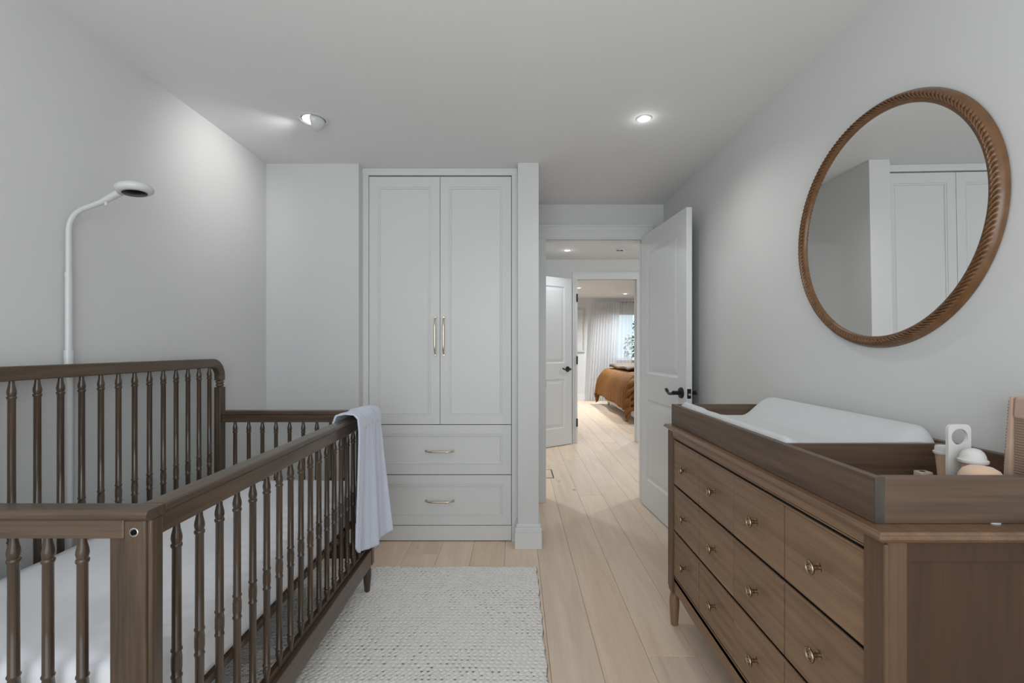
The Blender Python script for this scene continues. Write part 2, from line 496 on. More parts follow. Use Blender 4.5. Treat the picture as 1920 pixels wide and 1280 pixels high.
# hall
sbox('wall_hall_left', M['wall'], -1.1, -1.0, 3.5, 5.79, 0, H, label='white hall wall on the left end', cat='wall')
sbox('wall_hall_right', M['wall'], 2.7, 2.8, 3.6, 5.69, 0, H, label='white hall wall on the right end', cat='wall')
sbox('wall_hall_near', M['wall'], 1.6, 2.8, YP, YP + 0.12, 0, H, label='white hall wall right of the nursery', cat='wall')
sbox('wall_hall_near_left', M['wall'], -1.0, 0.016, 3.5, YP + 0.12, 0, H, label='white hall wall backing the wardrobe', cat='wall')
w = B(); w.box(-1.0, 0.756, 5.68, 5.79, 0, H); w.box(1.536, 4.4, 5.68, 5.79, 0, H); w.box(0.756, 1.536, 5.68, 5.79, 2.06, H)
struct(w.build('wall_hall_far', M['wall']), 'white hall wall around the bedroom doorway', 'wall')
# bedroom
YB = 10.2
sbox('wall_bedroom_left', M['wall'], 0.2, 0.3, 5.79, YB, 0, H, label='white bedroom wall on the left', cat='wall')
sbox('wall_bedroom_right', M['wall'], 4.3, 4.4, 5.79, YB, 0, H, label='white bedroom wall on the right', cat='wall')
w = B(); w.box(0.3, 2.15, YB, YB + 0.12, 0, H); w.box(3.6, 4.4, YB, YB + 0.12, 0, H); w.box(2.15, 3.6, YB, YB + 0.12, 0, 0.92); w.box(2.15, 3.6, YB, YB + 0.12, 1.96, H)
struct(w.build('wall_bedroom_far', M['wall']), 'white bedroom wall around the window', 'wall')
sbox('ceiling', M['ceil'], -1.7, 4.4, -1.3, YB + 0.12, H, H + 0.1, label='plain flat white ceiling', cat='ceiling')

# floor planks
fl = B().box(-1.6, 4.4, -1.3, YB + 0.1, -0.06, -0.008).build('floor', M['subfloor'])
struct(fl, 'pale oak wide plank floor', 'floor')
PW = 0.190
fixed = {0.13: [2.95, 0.9], 0.32: [3.25, 1.35], 0.51: [1.753, 3.66], 0.70: [2.95, 3.9, 1.0], -0.06: [1.9, 3.8], -0.63: [2.62], -0.25: [2.9], -0.44: [2.15]}
def plank(x0, x1, y0, y1):
    g = 0.0006; c = 0.0010
    x0 += g; x1 -= g; y0 += g * 0.6; y1 -= g * 0.6
    bm = B()
    cx, cy = (x0 + x1) / 2, (y0 + y1) / 2
    lo = [(x0, y0), (x1, y0), (x1, y1), (x0, y1)]
    hi = [(x0 + c, y0 + c), (x1 - c, y0 + c), (x1 - c, y1 - c), (x0 + c, y1 - c)]
    rings = [[bm.bm.verts.new((x - cx, y - cy, z)) for x, y in r] for r, z in ((lo, -0.008), (lo, -c), (hi, 0.0))]
    for a, b_ in zip(rings, rings[1:]):
        for k in range(4):
            bm.bm.faces.new((a[k], a[(k + 1) % 4], b_[(k + 1) % 4], b_[k]))
    bm.bm.faces.new(rings[-1])
    o = bm.build('plank', M['plank'], fl, local=True, loc=(cx, cy, 0))
    return o
k = -9
while True:
    x0 = 0.130 + PW * k + 0.0015 * 0
    if x0 > 4.3: break
    x1 = x0 + PW
    lo = max(x0, XL - 0.02); hi = min(x1, 4.38)
    if hi - lo > 0.02:
        ys = -1.25 if x0 < XR + 0.1 else 3.5
        key = round(x0, 2)
        cuts = []
        for kk, vv in fixed.items():
            if abs(kk - x0) < 0.05: cuts = list(vv)
        y = ys; js = [ys]
        rr = random.Random(k * 31 + 5)
        top = max(cuts) if cuts else ys
        js += sorted(cuts)
        y = top + (rr.uniform(0.4, 1.6) if not cuts else rr.uniform(1.1, 1.9))
        while y < YB - 0.3:
            js.append(y); y += rr.uniform(1.2, 2.1)
        js.append(YB)
        for a, b_ in zip(js, js[1:]):
            if b_ - a > 0.02: plank(lo, hi, a, b_)
    k += 1

# ------------------------------------------------------------------ trims
def casing(name, x0, x1, ztop, yf, depth, wl, wr, ht, label):
    b_ = B()
    y1 = yf + depth
    for (a, c) in ((x0 - wl, x0), (x1, x1 + wr)):
        b_.box(a, c, yf + 0.006, y1, 0, ztop)
        m0 = a if a < x0 - 0.001 else c - 0.014
        b_.box(m0, m0 + 0.014, yf, yf + 0.008, 0, ztop)
        b_.box((a + 0.03) if a < x0 - 0.001 else a + 0.010, (c - 0.010) if a < x0 - 0.001 else c - 0.03, yf + 0.002, yf + 0.008, 0, ztop)
    b_.box(x0 - wl, x1 + wr, yf + 0.006, y1, ztop, ztop + ht)
    b_.box(x0 - wl, x1 + wr, yf, yf + 0.008, ztop + ht - 0.016, ztop + ht)
    b_.box(x0 - wl, x1 + wr, yf + 0.002, yf + 0.008, ztop + 0.012, ztop + ht * 0.55)
    o = b_.build(name, M['trim'], bevel=0.0015)
    return struct(o, label, 'door casing')
casing('trim_1', 0.236, 0.985, 2.017, 3.476, 0.019, 0.0955, 0.07, 0.112, 'white moulded casing around the nursery doorway')
casing('trim_2', 0.776, 1.516, 2.04, 5.662, 0.018, 0.062, 0.062, 0.086, 'white moulded casing around the bedroom doorway')
def jamb(name, x0, x1, y0, y1, z, label):
    b_ = B(); b_.box(x0 - 0.02, x0, y0, y1, 0, z + 0.02); b_.box(x1, x1 + 0.02, y0, y1, 0, z + 0.02); b_.box(x0, x1, y0, y1, z, z + 0.02)
    b_.box(x1 - 0.01, x1, y0 + 0.05, y0 + 0.085, 0, z); b_.box(x0, x1, y0 + 0.05, y0 + 0.085, z - 0.01, z)
    return struct(b_.build(name, M['trim'], bevel=0.001), label, 'door jamb')
j1 = jamb('trim_3', 0.236, 0.985, 3.486, 3.62, 2.017, 'white jamb lining of the nursery doorway')
B().box(0.2355, 0.2375, 3.487, 3.515, 0.88, 0.94).build('strike_plate', M['black'], j1, bevel=0.0005)
j2 = jamb('trim_4', 0.776, 1.516, 5.672, 5.795, 2.04, 'white jamb lining of the bedroom doorway')
# baseboard on the wall end beside the wardrobe (stepped, wraps the corner)
def base_profile(b_, x0, x1, y0, y1, t=0.018, h=0.145):
    for z0, z1, f in ((0, h * 0.66, 1.0), (h * 0.66, h * 0.74, 0.82), (h * 0.74, h * 0.86, 0.92), (h * 0.86, h, 0.5)):
        tt = t * f
        b_.box(x0 - tt, x1 + tt, y0 - tt, y1, z0, z1)
b_ = B(); base_profile(b_, 0.016, 0.14, 2.70, YP - 0.02)
struct(b_.build('baseboard_column', M['trim'], bevel=0.0018), 'stepped white baseboard around the wall end by the wardrobe', 'baseboard')
def baseboard(name, x0, x1, y0, y1, label):
    b_ = B()
    for z0, z1, f in ((0, 0.10, 1.0), (0.10, 0.125, 0.8), (0.125, 0.145, 0.5)):
        if x1 - x0 > y1 - y0: b_.box(x0, x1, y1 - (y1 - y0) * f, y1, z0, z1)
        else:
            if name.endswith('right'): b_.box(x1 - (x1 - x0) * f, x1, y0, y1, z0, z1)
            else: b_.box(x0, x0 + (x1 - x0) * f, y0, y1, z0, z1)
    return struct(b_.build(name, M['trim'], bevel=0.0015), label, 'baseboard')
baseboard('baseboard_left', XL, XL + 0.012, -1.2, 2.715, 'white baseboard along the left wall')
baseboard('baseboard_right', XR - 0.012, XR, -1.2, YP, 'white baseboard along the right wall')
baseboard('baseboard_back', XL + 0.012, -0.934, 2.70, 2.715, 'white baseboard left of the wardrobe')
baseboard('baseboard_bedroom', 0.3, 4.3, YB - 0.016, YB, 'white baseboard under the bedroom window')
baseboard('baseboard_hall', -1.0, 0.712, 5.664, 5.68, 'white baseboard of the hall left of the bedroom doorway')

# ------------------------------------------------------------------ doors
DOORPROF = [(0, 0), (0.010, -0.009), (0.020, -0.010), (0.052, -0.003), (0.058, -0.0025)]
def make_door(name, label, hx, hy, ang, Wd, Hd, flip, lever_u=None, lever_z=0.91, with_latch=False, panels=None):
    """local +x along the leaf from the hinge, front face at y=0 looking to -y, thickness to +y"""
    o = thing(name, label, 'door', (hx, hy, 0), ang)
    o['kind'] = 'structure'
    leaf = B()
    T = lambda u, v, w: (u, -w, v + 0.008)
    pn = panels or [(0.112, 0.205, Wd - 0.112, 0.80), (0.112, 0.99, Wd - 0.112, Hd - 0.115)]
    leaf.board(T, Wd, Hd - 0.008, 0.0175, pn, DOORPROF)
    T2 = lambda u, v, w: (u, 0.035 + w, v + 0.008)
    leaf.board(T2, Wd, Hd - 0.008, 0.0175, pn, DOORPROF)
    lf = leaf.build('door_leaf', M['trim'], o, local=True, bevel=0.0)
    if lever_u:
        for side in (0, 1):
            sg = -1 if side == 0 else 1
            y0 = 0 if side == 0 else 0.035
            h = B()
            h.lathe([(0.0, 0), (0.034, sg * 0.001), (0.034, sg * 0.007), (0.030, sg * 0.012), (0.013, sg * 0.014), (0.012, sg * 0.045), (0.014, sg * 0.055), (0, sg * 0.058)], (lever_u, y0, lever_z), 'y', 24)
            d = -1
            pts = []; rad = []
            for i in range(13):
                t = i / 12
                pts.append((lever_u + d * 0.115 * t, y0 + sg * (0.048 + 0.006 * math.sin(t * PI)), lever_z + 0.002 - 0.012 * math.sin(t * PI * 1.1) + 0.018 * max(0, t - 0.6) ** 1.0))
                rad.append(0.0135 - 0.006 * t + (0.0035 if t > 0.75 else 0))
            h.tube(pts, rad, 10, 0.75)
            h.build('lever_handle', M['black'], o, local=True, smooth=True)
    if with_latch:
        pl = B(); pl.box(Wd - 0.0005, Wd + 0.0015, 0.005, 0.030, lever_z - 0.029, lever_z + 0.029)
        lp = pl.build('latch_plate', M['black'], o, local=True, bevel=0.0005)
        bt = B(); bt.lathe([(0.008, 0), (0.008, 0.008), (0.006, 0.011)], (Wd + 0.001, 0.0175, lever_z - 0.004), 'x', 14)
        bt.build('latch_bolt', M['steel'], o, local=True, smooth=True)
    return o
hx, hy = 0.962, 3.470
ang = math.atan2(2.72 - 3.470, 1.023 - 0.962)
LW = math.hypot(2.72 - 3.470, 1.023 - 0.962)
d1 = make_door('door_1', 'open white two-panel nursery door with black lever handle', hx, hy, ang, LW, 2.028, False, LW - 0.063, 0.912, True)
for z in (0.25, 1.05, 1.8):
    h = B(); h.lathe([(0.006, z - 0.05), (0.006, z + 0.05)], (-0.004, 0.038, 0), 'z', 10)
    h.build('hinge', M['black'], d1, local=True, smooth=True)
# hall door, standing ajar, lever near its right edge
a2 = math.atan2(5.60 - 5.17, 0.696 - 0.07)
d2 = make_door('door_2', 'white hall door standing ajar left of the bedroom doorway', 0.07, 5.168, a2, 0.76, 2.03, False, 0.69, 0.925, False)
# bedroom door, swung into the bedroom (only its hinges show)
d3 = make_door('door_3', 'white bedroom door folded back inside the bedroom behind the left casing', 0.745, 5.835, math.atan2(0.7, -0.13), 0.70, 2.02, False, 0.64, 0.92)
for z in (0.255, 1.03, 1.805):
    h = B(); h.box(0.772, 0.779, 5.655, 5.700, z - 0.048, z + 0.048)
    h.lathe([(0.008, z - 0.05), (0.008, z + 0.05)], (0.768, 5.655, 0), 'z', 10)
    h.build('hinge', M['black'], j2, smooth=True)

# ================================================================== WARDROBE (built in)
YW = 2.790
wd = thing('wardrobe', 'tall white built-in wardrobe with two doors above two wide drawers', 'wardrobe', (-0.46, YW + 0.3, 0))
x0w, x1w = -0.934, 0.016
c = B()
c.box(x0w, -0.898, YW - 0.004, YW + 0.03, 0, H - 0.001)
c.box(-0.021, x1w, YW - 0.004, YW + 0.03, 0.0, H - 0.001)
c.box(x0w, x1w - 0.001, YW - 0.008, YW + 0.03, 2.243, H - 0.001)
c.build('face_frame', M['cab'], wd, bevel=0.0012)
c = B(); c.box(x0w + 0.004, x1w - 0.004, YW + 0.03, YW + 0.05, 0.02, 2.25); c.box(x0w + 0.002, x0w + 0.02, YW + 0.05, YW + 0.58, 0.02, 2.25); c.box(x1w - 0.02, x1w - 0.002, YW + 0.05, YW + 0.58, 0.02, 2.25)
c.build('carcass', M['dark'], wd)
B().box(-0.896, -0.023, YW + 0.002, YW + 0.028, 0.006, 0.096).build('toe_kick', M['cab'], wd, bevel=0.001)
CABP = [(0, 0), (0.0015, -0.004), (0.006, -0.004), (0.008, -0.0015), (0.012, -0.0015), (0.014, -0.0075), (0.02, -0.0080)]
def cab_front(name, xa, xb, za, zb, st, tr, br):
    T = lambda u, v, w: (xa + u, YW - w, za + v)
    bb = B(); bb.board(T, xb - xa, zb - za, 0.02, [(st, br, xb - xa - st, zb - za - tr)], CABP)
    return bb.build(name, M['cab'], wd)
def pull(parent, c0, c1, yf):
    """bowed cabinet pull between two points on the front plane"""
    a, b_ = Vector(c0), Vector(c1)
    h = B()
    n = 16
    pts = []; rad = []
    for i in range(n + 1):
        t = i / n
        p = a.lerp(b_, t)
        e = min(t, 1 - t)
        out = 0.026 * min(1, e / 0.09) ** 0.6
        pts.append((p.x, yf - 0.002 - out, p.z)); rad.append(0.0045 if e < 0.18 else 0.0065)
    h.tube(pts, rad, 10)
    for p in (a, b_):
        h.lathe([(0.009, 0), (0.009, -0.003), (0.006, -0.008)], (p.x, yf, p.z), 'y', 14)
    return h.build('handle', M['handle'], parent, smooth=True)
dl = cab_front('door', -0.8955, -0.4625, 0.719, 2.2355, 0.054, 0.062, 0.055)
dr = cab_front('door', -0.4595, -0.0245, 0.719, 2.2355, 0.054, 0.062, 0.055)
w1 = cab_front('drawer', -0.8955, -0.0245, 0.412, 0.7145, 0.054, 0.055, 0.055)
w2 = cab_front('drawer', -0.8955, -0.0245, 0.101, 0.4070, 0.054, 0.055, 0.055)
pull(dl, (-0.489, 0, 1.145), (-0.489, 0, 1.372), YW)
pull(dr, (-0.437, 0, 1.145), (-0.437, 0, 1.372), YW)
pull(w1, (-0.545, 0, 0.555), (-0.380, 0, 0.555), YW)
pull(w2, (-0.545, 0, 0.250), (-0.380, 0, 0.250), YW)

# ================================================================== RUG
def make_rug():
    x0, x1, y0, y1 = -1.40, 0.118, 0.55, 2.452
    res = 0.0022
    nx = int((x1 - x0) / res); ny = int((y1 - y0) / res)
    X = np.linspace(x0, x1, nx); Y = np.linspace(y0, y1, ny)
    gx, gy = np.meshgrid(X, Y)
    rng = np.random.RandomState(3)
    p, s = 0.0205, 0.0235
    wav = 0.0012 * np.sin(gx * 9 + gy * 4) + 0.0014 * np.sin(gy * 11 + 1.3 + gx * 3)
    v = (gy + wav) / p
    row = np.floor(v); fv = v - row
    half = np.where(fv < 0.5, 0, 1)
    fh = np.where(half == 0, fv * 2, (fv - 0.5) * 2)
    sl = np.where(half == 0, fh, 1 - fh)
    jtab = rng.rand(2000)
    jr = jtab[(row.astype(int) % 2000)]
    u = gx / s + jr * 0.9 + 0.62 * sl + 0.04 * np.sin(gx * 13 + row)
    fu = u - np.floor(u)
    a = np.abs(np.sin(PI * fu)) ** 0.5
    bb = np.abs(np.sin(PI * (0.04 + 0.92 * fh))) ** 0.5
    jid = ((np.floor(u).astype(int) * 92821 + row.astype(int) * 68917) % 9973) / 9973.0
    Z = 0.0100 + 0.0036 * a * bb * (0.85 + 0.2 * jid)
    # small holes where neighbouring stitches meet, between two rows
    rb = np.round(v)
    jb = jtab[(rb.astype(int) % 2000)]
    ub = gx / s + jb * 0.9
    du = (ub - np.round(ub)) * s
    dv = (v - rb) * p
    tab = rng.rand(400, 400)
    js = tab[np.round(ub).astype(int) % 400, rb.astype(int) % 400] * (0.55 + 0.45 * np.sin(gx * 3.1 + gy * 5.3) ** 2)
    Z -= (0.0025 + 0.0105 * js) * np.exp(-(du / 0.0056) ** 2 - (dv / 0.0056) ** 2)
    Z = np.maximum(Z, 0.0006)
    edge = np.minimum.reduce([gx - x0, x1 - gx, gy - y0, y1 - gy])
    f = np.clip(edge / 0.010, 0, 1)
    Z = Z * np.sqrt(1 - (1 - f) ** 2) + 0.0005
    wob = 0.004 * np.sin(gy * 60) + 0.003 * np.sin(gy * 23)
    gx2 = gx + np.clip(1 - (x1 - gx) / 0.05, 0, 1) * wob * 0.6
    gy2 = gy + np.clip(1 - (y1 - gy) / 0.05, 0, 1) * (0.003 * np.sin(gx * 70) + 0.003 * np.sin(gx * 17)) - 0.004 * (gx + 0.6)
    co = np.stack([gx2, gy2, Z], -1).reshape(-1, 3).astype(np.float32)
    idx = np.arange(nx * ny).reshape(ny, nx)
    quads = np.stack([idx[:-1, :-1], idx[:-1, 1:], idx[1:, 1:], idx[1:, :-1]], -1).reshape(-1, 4)
    me = bpy.data.meshes.new('rug')
    me.vertices.add(len(co)); me.vertices.foreach_set('co', co.ravel())
    me.loops.add(quads.size); me.loops.foreach_set('vertex_index', quads.ravel().astype(np.int32))
    me.polygons.add(len(quads))
    me.polygons.foreach_set('loop_start', np.arange(0, quads.size, 4, dtype=np.int32))
    me.polygons.foreach_set('use_smooth', np.ones(len(quads), dtype=bool))
    me.update(calc_edges=True)
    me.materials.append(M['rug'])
    o = bpy.data.objects.new('rug', me); COL.objects.link(o)
    tag(o, 'chunky braided ivory wool rug on the floor beneath the crib', 'rug')
make_rug()
ZR = 0.013

# ================================================================== CRIB
YN, YF = 0.862, 2.235
cr = thing('crib', 'dark-stained wooden crib with turned spindles, standing on the ivory rug', 'crib', (-1.08, 1.55, ZR))
def sweep_profile(b_, prof, path_axis, a0, a1):
    b_.prism(prof, path_axis, a0, a1)
# --- turned spindle meshes (shared)
def spindle_profile(zt, zb):
    Ltop = zt; Lb = zb
    sh = 0.0105
    pr = [(0.0072, Ltop + 0.004), (0.0074, Ltop), (0.0085, Ltop - 0.012), (0.0120, Ltop - 0.026), (0.0128, Ltop - 0.033), (0.0112, Ltop - 0.041),
          (0.0102, Ltop - 0.043), (0.0128, Ltop - 0.045), (0.0132, Ltop - 0.048), (0.0122, Ltop - 0.051), (sh, Ltop - 0.053)]
    mid = (Ltop + Lb) / 2
    pr += [(0.0110, mid + 0.032), (0.0128, mid + 0.030), (0.0132, mid + 0.0275), (0.0122, mid + 0.025), (0.0106, mid + 0.024), (0.0124, mid + 0.010), (0.0124, mid - 0.010),
           (0.0106, mid - 0.024), (0.0122, mid - 0.025), (0.0132, mid - 0.0275), (0.0128, mid - 0.030), (0.0110, mid - 0.032)]
    pr += [(sh, Lb + 0.053), (0.0122, Lb + 0.051), (0.0132, Lb + 0.048), (0.0128, Lb + 0.045), (0.0102, Lb + 0.043), (0.0112, Lb + 0.041),
           (0.0128, Lb + 0.033), (0.0120, Lb + 0.026), (0.0085, Lb + 0.012), (0.0074, Lb), (0.0072, Lb - 0.004)]
    return [(r * 0.83, t) for r, t in pr]
def spindle(parent, zt, zb, loc):
    b_ = B(); b_.lathe(spindle_profile(zt, zb), (0, 0, 0), 'z', 14)
    o = b_.build('spindle', M['spindle'], parent, local=True, smooth=True, angle=60)
    o.location = Vector(loc) - root_offset(parent)
    return o
# right side panel (outer, facing the room)
XO = -0.692
def cap_side(b_, y0, y1):     # cap rail profile swept along y; x, z points
    prof = [(XO - 0.046, 0.866), (XO - 0.046, 0.878), (XO - 0.043, 0.883), (XO - 0.004, 0.883), (XO + 0.001, 0.8805), (XO + 0.003, 0.876), (XO + 0.002, 0.869),
            (XO - 0.004, 0.865), (XO - 0.007, 0.862), (XO - 0.040, 0.862)]
    b_.prism(prof, 'y', y0, y1)
b_ = B(); cap_side(b_, 0.8999, 2.2012); b_.build('top_rail', M['crib_y'], cr, bevel=0.0008)
b_ = B(); b_.box(XO - 0.034, XO - 0.007, YN + 0.03, YF - 0.04, 0.822, 0.8625); b_.build('side_apron', M['crib_y'], cr, bevel=0.0025)
b_ = B()
b_.box(XO - 0.040, XO - 0.020, YN + 0.03, YF - 0.04, 0.140, 0.232)
b_.box(XO - 0.020, XO - 0.002, YN + 0.03, YF - 0.04, 0.135, 0.214)
b_.build('bottom_rail', M['crib_y'], cr, bevel=0.003)
# near end (facing the camera)
def cap_end(b_, ys, sgn, x0, x1):
    q = [(ys + sgn * 0.046, 0.866), (ys + sgn * 0.046, 0.878), (ys + sgn * 0.043, 0.883), (ys + sgn * 0.004, 0.883), (ys - sgn * 0.001, 0.8805), (ys - sgn * 0.003, 0.876),
         (ys - sgn * 0.002, 0.869), (ys + sgn * 0.004, 0.865), (ys + sgn * 0.007, 0.862), (ys + sgn * 0.040, 0.862)]
    b_.prism(q, 'x', x0, x1)
b_ = B(); cap_end(b_, 0.854, 1, -1.425, XO + 0.001); b_.build('top_rail', M['crib_x'], cr, bevel=0.0008)
b_ = B(); cap_end(b_, YF + 0.012, -1, -1.425, XO + 0.001); b_.build('top_rail', M['crib_x'], cr, bevel=0.0008)
b_ = B(); b_.box(-1.425, -0.742, YN, YN + 0.026, 0.827, 0.8625); b_.build('end_apron', M['crib_x'], cr, bevel=0.0025)
b_ = B(); b_.box(-1.425, -0.742, YF - 0.03, YF - 0.004, 0.827, 0.8625); b_.build('end_apron', M['crib_x'], cr, bevel=0.0025)
for ya, yb in ((YN + 0.004, YN + 0.030), (YF - 0.030, YF - 0.004)):
    b_ = B(); b_.box(-1.425, -0.742, ya, yb, 0.165, 0.232); b_.build('bottom_rail', M['crib_x'], cr, bevel=0.003)
    b_ = B(); b_.box(-0.774, -0.742, ya + 0.002, yb - 0.001, 0.232, 0.827); b_.build('stile', M['crib_z'], cr, bevel=0.002)
# front posts
for ya, yb in ((YN, YN + 0.034), (YF - 0.040, YF)):
    b_ = B(); b_.box(-0.742, -0.7005, ya, yb - 0.006, 0.135, 0.862)
    b_.box(-0.7035, XO, ya + 0.005, yb, 0.135, 0.862)
    b_.build('post', M['crib_z'], cr, bevel=0.004, seg=3)
    yc = (ya + yb) / 2
    b_ = B(); b_.lathe([(0.010, 0.150), (0.0165, 0.137), (0.0165, 0.131), (0.0145, 0.127), (0.0175, 0.122), (0.0195, 0.105), (0.0190, 0.085), (0.0130, ZR), (0.0115, ZR - 0.002)], (-0.716, yc - (0.014 if ya > 1 else 0), 0), 'z', 20)
    b_.build('leg', M['crib_z'], cr, smooth=True, angle=50)
b_ = B(); b_.lathe([(0.0085, YN + 0.002), (0.0085, YN - 0.0015), (0.0068, YN - 0.002), (0.0060, YN - 0.0005), (0.0, YN - 0.0005)], (-0.7215, 0, 0.840), 'y', 20)
b_.build('bolt', M['steel'], cr, smooth=True)
b_ = B(); b_.lathe([(0.0055, YN - 0.0010), (0.0052, YN - 0.0022), (0.003, YN - 0.0018)], (-0.7215, 0, 0.840), 'y', 12)
b_.build('bolt_socket', M['lens_black'], cr, smooth=True)
# tall back panel
XB0, XB1 = -1.452, -1.424
zt, zb_ = 1.136, 1.094
def arch(b_):
    rad_o, rad_i = 0.085, 0.043
    ya, yb = 0.862, YF
    out, inn = [], []
    for i in range(9):
        a = PI / 2 * i / 8
        out.append((yb - rad_o + rad_o * math.sin(a), zt - rad_o + rad_o * math.cos(a)))
        inn.append((yb - rad_o + rad_i * math.sin(a), zt - rad_o + rad_i * math.cos(a)))
    out.append((yb, 1.030)); inn.append((yb - 0.042, 1.030))
    lo = [(ya + (yb - y), z) for y, z in reversed(out)]
    li = [(ya + (yb - y), z) for y, z in reversed(inn)]
    outer = lo + out
    inner = li + inn
    rows = [(outer, XB0), (outer, XB1 - 0.0), (inner, XB1), (inner, XB0)]
    R_ = [[b_.bm.verts.new((x, y, z)) for (y, z) in pts] for pts, x in rows]
    for i in range(4):
        a, c_ = R_[i], R_[(i + 1) % 4]
        for k in range(len(a) - 1):
            b_.bm.faces.new((a[k], a[k + 1], c_[k + 1], c_[k]))
    for e in (0, -1):
        b_.bm.faces.new([r[e] for r in R_])
b_ = B(); arch(b_); b_.build('arched_top_rail', M['crib_y'], cr, bevel=0.0035, seg=3, smooth=True, angle=60)
for ya, yb in ((0.862, 0.902), (YF - 0.040, YF)):
    yc = (ya + yb) / 2; xc = (XB0 + XB1) / 2
    b_ = B(); b_.lathe([(0.010, 1.034), (0.0125, 1.030), (0.0175, 1.026), (0.0185, 1.021), (0.0165, 1.016), (0.0135, 1.014), (0.0165, 1.011), (0.0180, 1.007), (0.0165, 1.003), (0.0125, 1.000), (0.0125, 0.996)], (xc, yc, 0), 'z', 20)
    b_.build('neck', M['crib_z'], cr, smooth=True, angle=60)
    b_ = B(); b_.box(XB0 - 0.002, XB1 + 0.002, ya, yb, 0.135, 0.998); b_.build('post', M['crib_z'], cr, bevel=0.003)
    b_ = B(); b_.lathe([(0.010, 0.150), (0.0165, 0.137), (0.0165, 0.131), (0.0145, 0.127), (0.0175, 0.122), (0.0195, 0.105), (0.0190, 0.085), (0.0130, ZR), (0.0115, ZR - 0.002)], (xc, yc, 0), 'z', 20)
    b_.build('leg', M['crib_z'], cr, smooth=True, angle=50)
b_ = B(); b_.box(XB0 + 0.002, XB1 - 0.002, 0.902, YF - 0.04, 0.150, 0.232); b_.build('bottom_rail', M['crib_y'], cr, bevel=0.003)
xs = XO - 0.021
s0 = spindle(cr, 0.822, 0.232, (xs, 0.958, 0))
base_z = s0.location.z
def place(o, x, y):
    copy_part(o, cr, (x - cr.location.x, y - cr.location.y, o.location.z))
for k in range(1, 18):
    place(s0, xs, 0.958 + 0.0695 * k)
s1 = spindle(cr, 0.827, 0.232, (-0.834, YN + 0.015, 0))
for k in range(9):
    if k: place(s1, -0.834 - 0.0664 * k, YN + 0.015)
    place(s1, -0.834 - 0.0664 * k, YF - 0.017)
s2 = spindle(cr, 1.094, 0.232, ((XB0 + XB1) / 2, 2.139, 0))
for k in range(1, 18):
    place(s2, (XB0 + XB1) / 2, 2.139 - 0.070 * k)
b_ = B()
for k in range(9):
    y = 0.93 + k * 0.155
    b_.box(-1.42, -0.745, y, y + 0.05, 0.372, 0.384)
b_.box(-1.42, -1.395, 0.90, 2.19, 0.372, 0.392); b_.box(-0.768, -0.742, 0.90, 2.19, 0.372, 0.392)
b_.build('mattress_support', M['crib_y'], cr)

# mattress
def rounded_box(b_, x0, x1, y0, y1, z0, z1, r, amp=0.0, seed=1):
    """soft box from a subdivided cube"""
    def sq(t, n=5.0):
        return t
    nx, ny, nz = 14, 26, 6
    cx, cy, cz = (x0 + x1) / 2, (y0 + y1) / 2, (z0 + z1) / 2
    hx_, hy_, hz_ = (x1 - x0) / 2, (y1 - y0) / 2, (z1 - z0) / 2
    def P(x, y, z):
        q = Vector((max(-(hx_ - r), min(hx_ - r, x)), max(-(hy_ - r), min(hy_ - r, y)), max(-(hz_ - r), min(hz_ - r, z))))
        d = Vector((x, y, z)) - q
        if d.length > 1e-6: d = d.normalized() * r
        w_ = q + d
        n = amp * (math.sin(w_.x * 13 + seed) * math.sin(w_.y * 9 + seed * 2) + 0.5 * math.sin(w_.y * 31 + w_.x * 11))
        return (cx + w_.x, cy + w_.y, cz + w_.z + (n if w_.z > 0 else 0))
    verts = {}
    def V(i, j, k):
        if (i, j, k) not in verts:
            verts[(i, j, k)] = b_.bm.verts.new(P(-hx_ + 2 * hx_ * i / nx, -hy_ + 2 * hy_ * j / ny, -hz_ + 2 * hz_ * k / nz))
        return verts[(i, j, k)]
    for i in range(nx):
        for j in range(ny):
            for k in (0, nz): b_.bm.faces.new((V(i, j, k), V(i + 1, j, k), V(i + 1, j + 1, k), V(i, j + 1, k)))
    for i in range(nx):
        for k in range(nz):
            for j in (0, ny): b_.bm.faces.new((V(i, j, k), V(i + 1, j, k), V(i + 1, j, k + 1), V(i, j, k + 1)))
    for j in range(ny):
        for k in range(nz):
            for i in (0, nx): b_.bm.faces.new((V(i, j, k), V(i, j + 1, k), V(i, j + 1, k + 1), V(i, j, k + 1)))
mt = thing('crib_mattress', 'crib mattress in a smooth white fitted sheet lying inside the crib', 'mattress', (-1.08, 1.55, 0.394))
b_ = B(); rounded_box(b_, -1.418, -0.742, 0.905, 2.185, 0.394, 0.560, 0.022, 0.0022)
o = b_.build('fitted_sheet', M['sheet'], mt, smooth=True, angle=80)
pp = [(-0.7415, 0.935, 0.505), (-0.7415, 2.16, 0.505)]
b_ = B(); b_.tube(pp, 0.0015, 6); b_.build('seam', M['sheet'], mt)

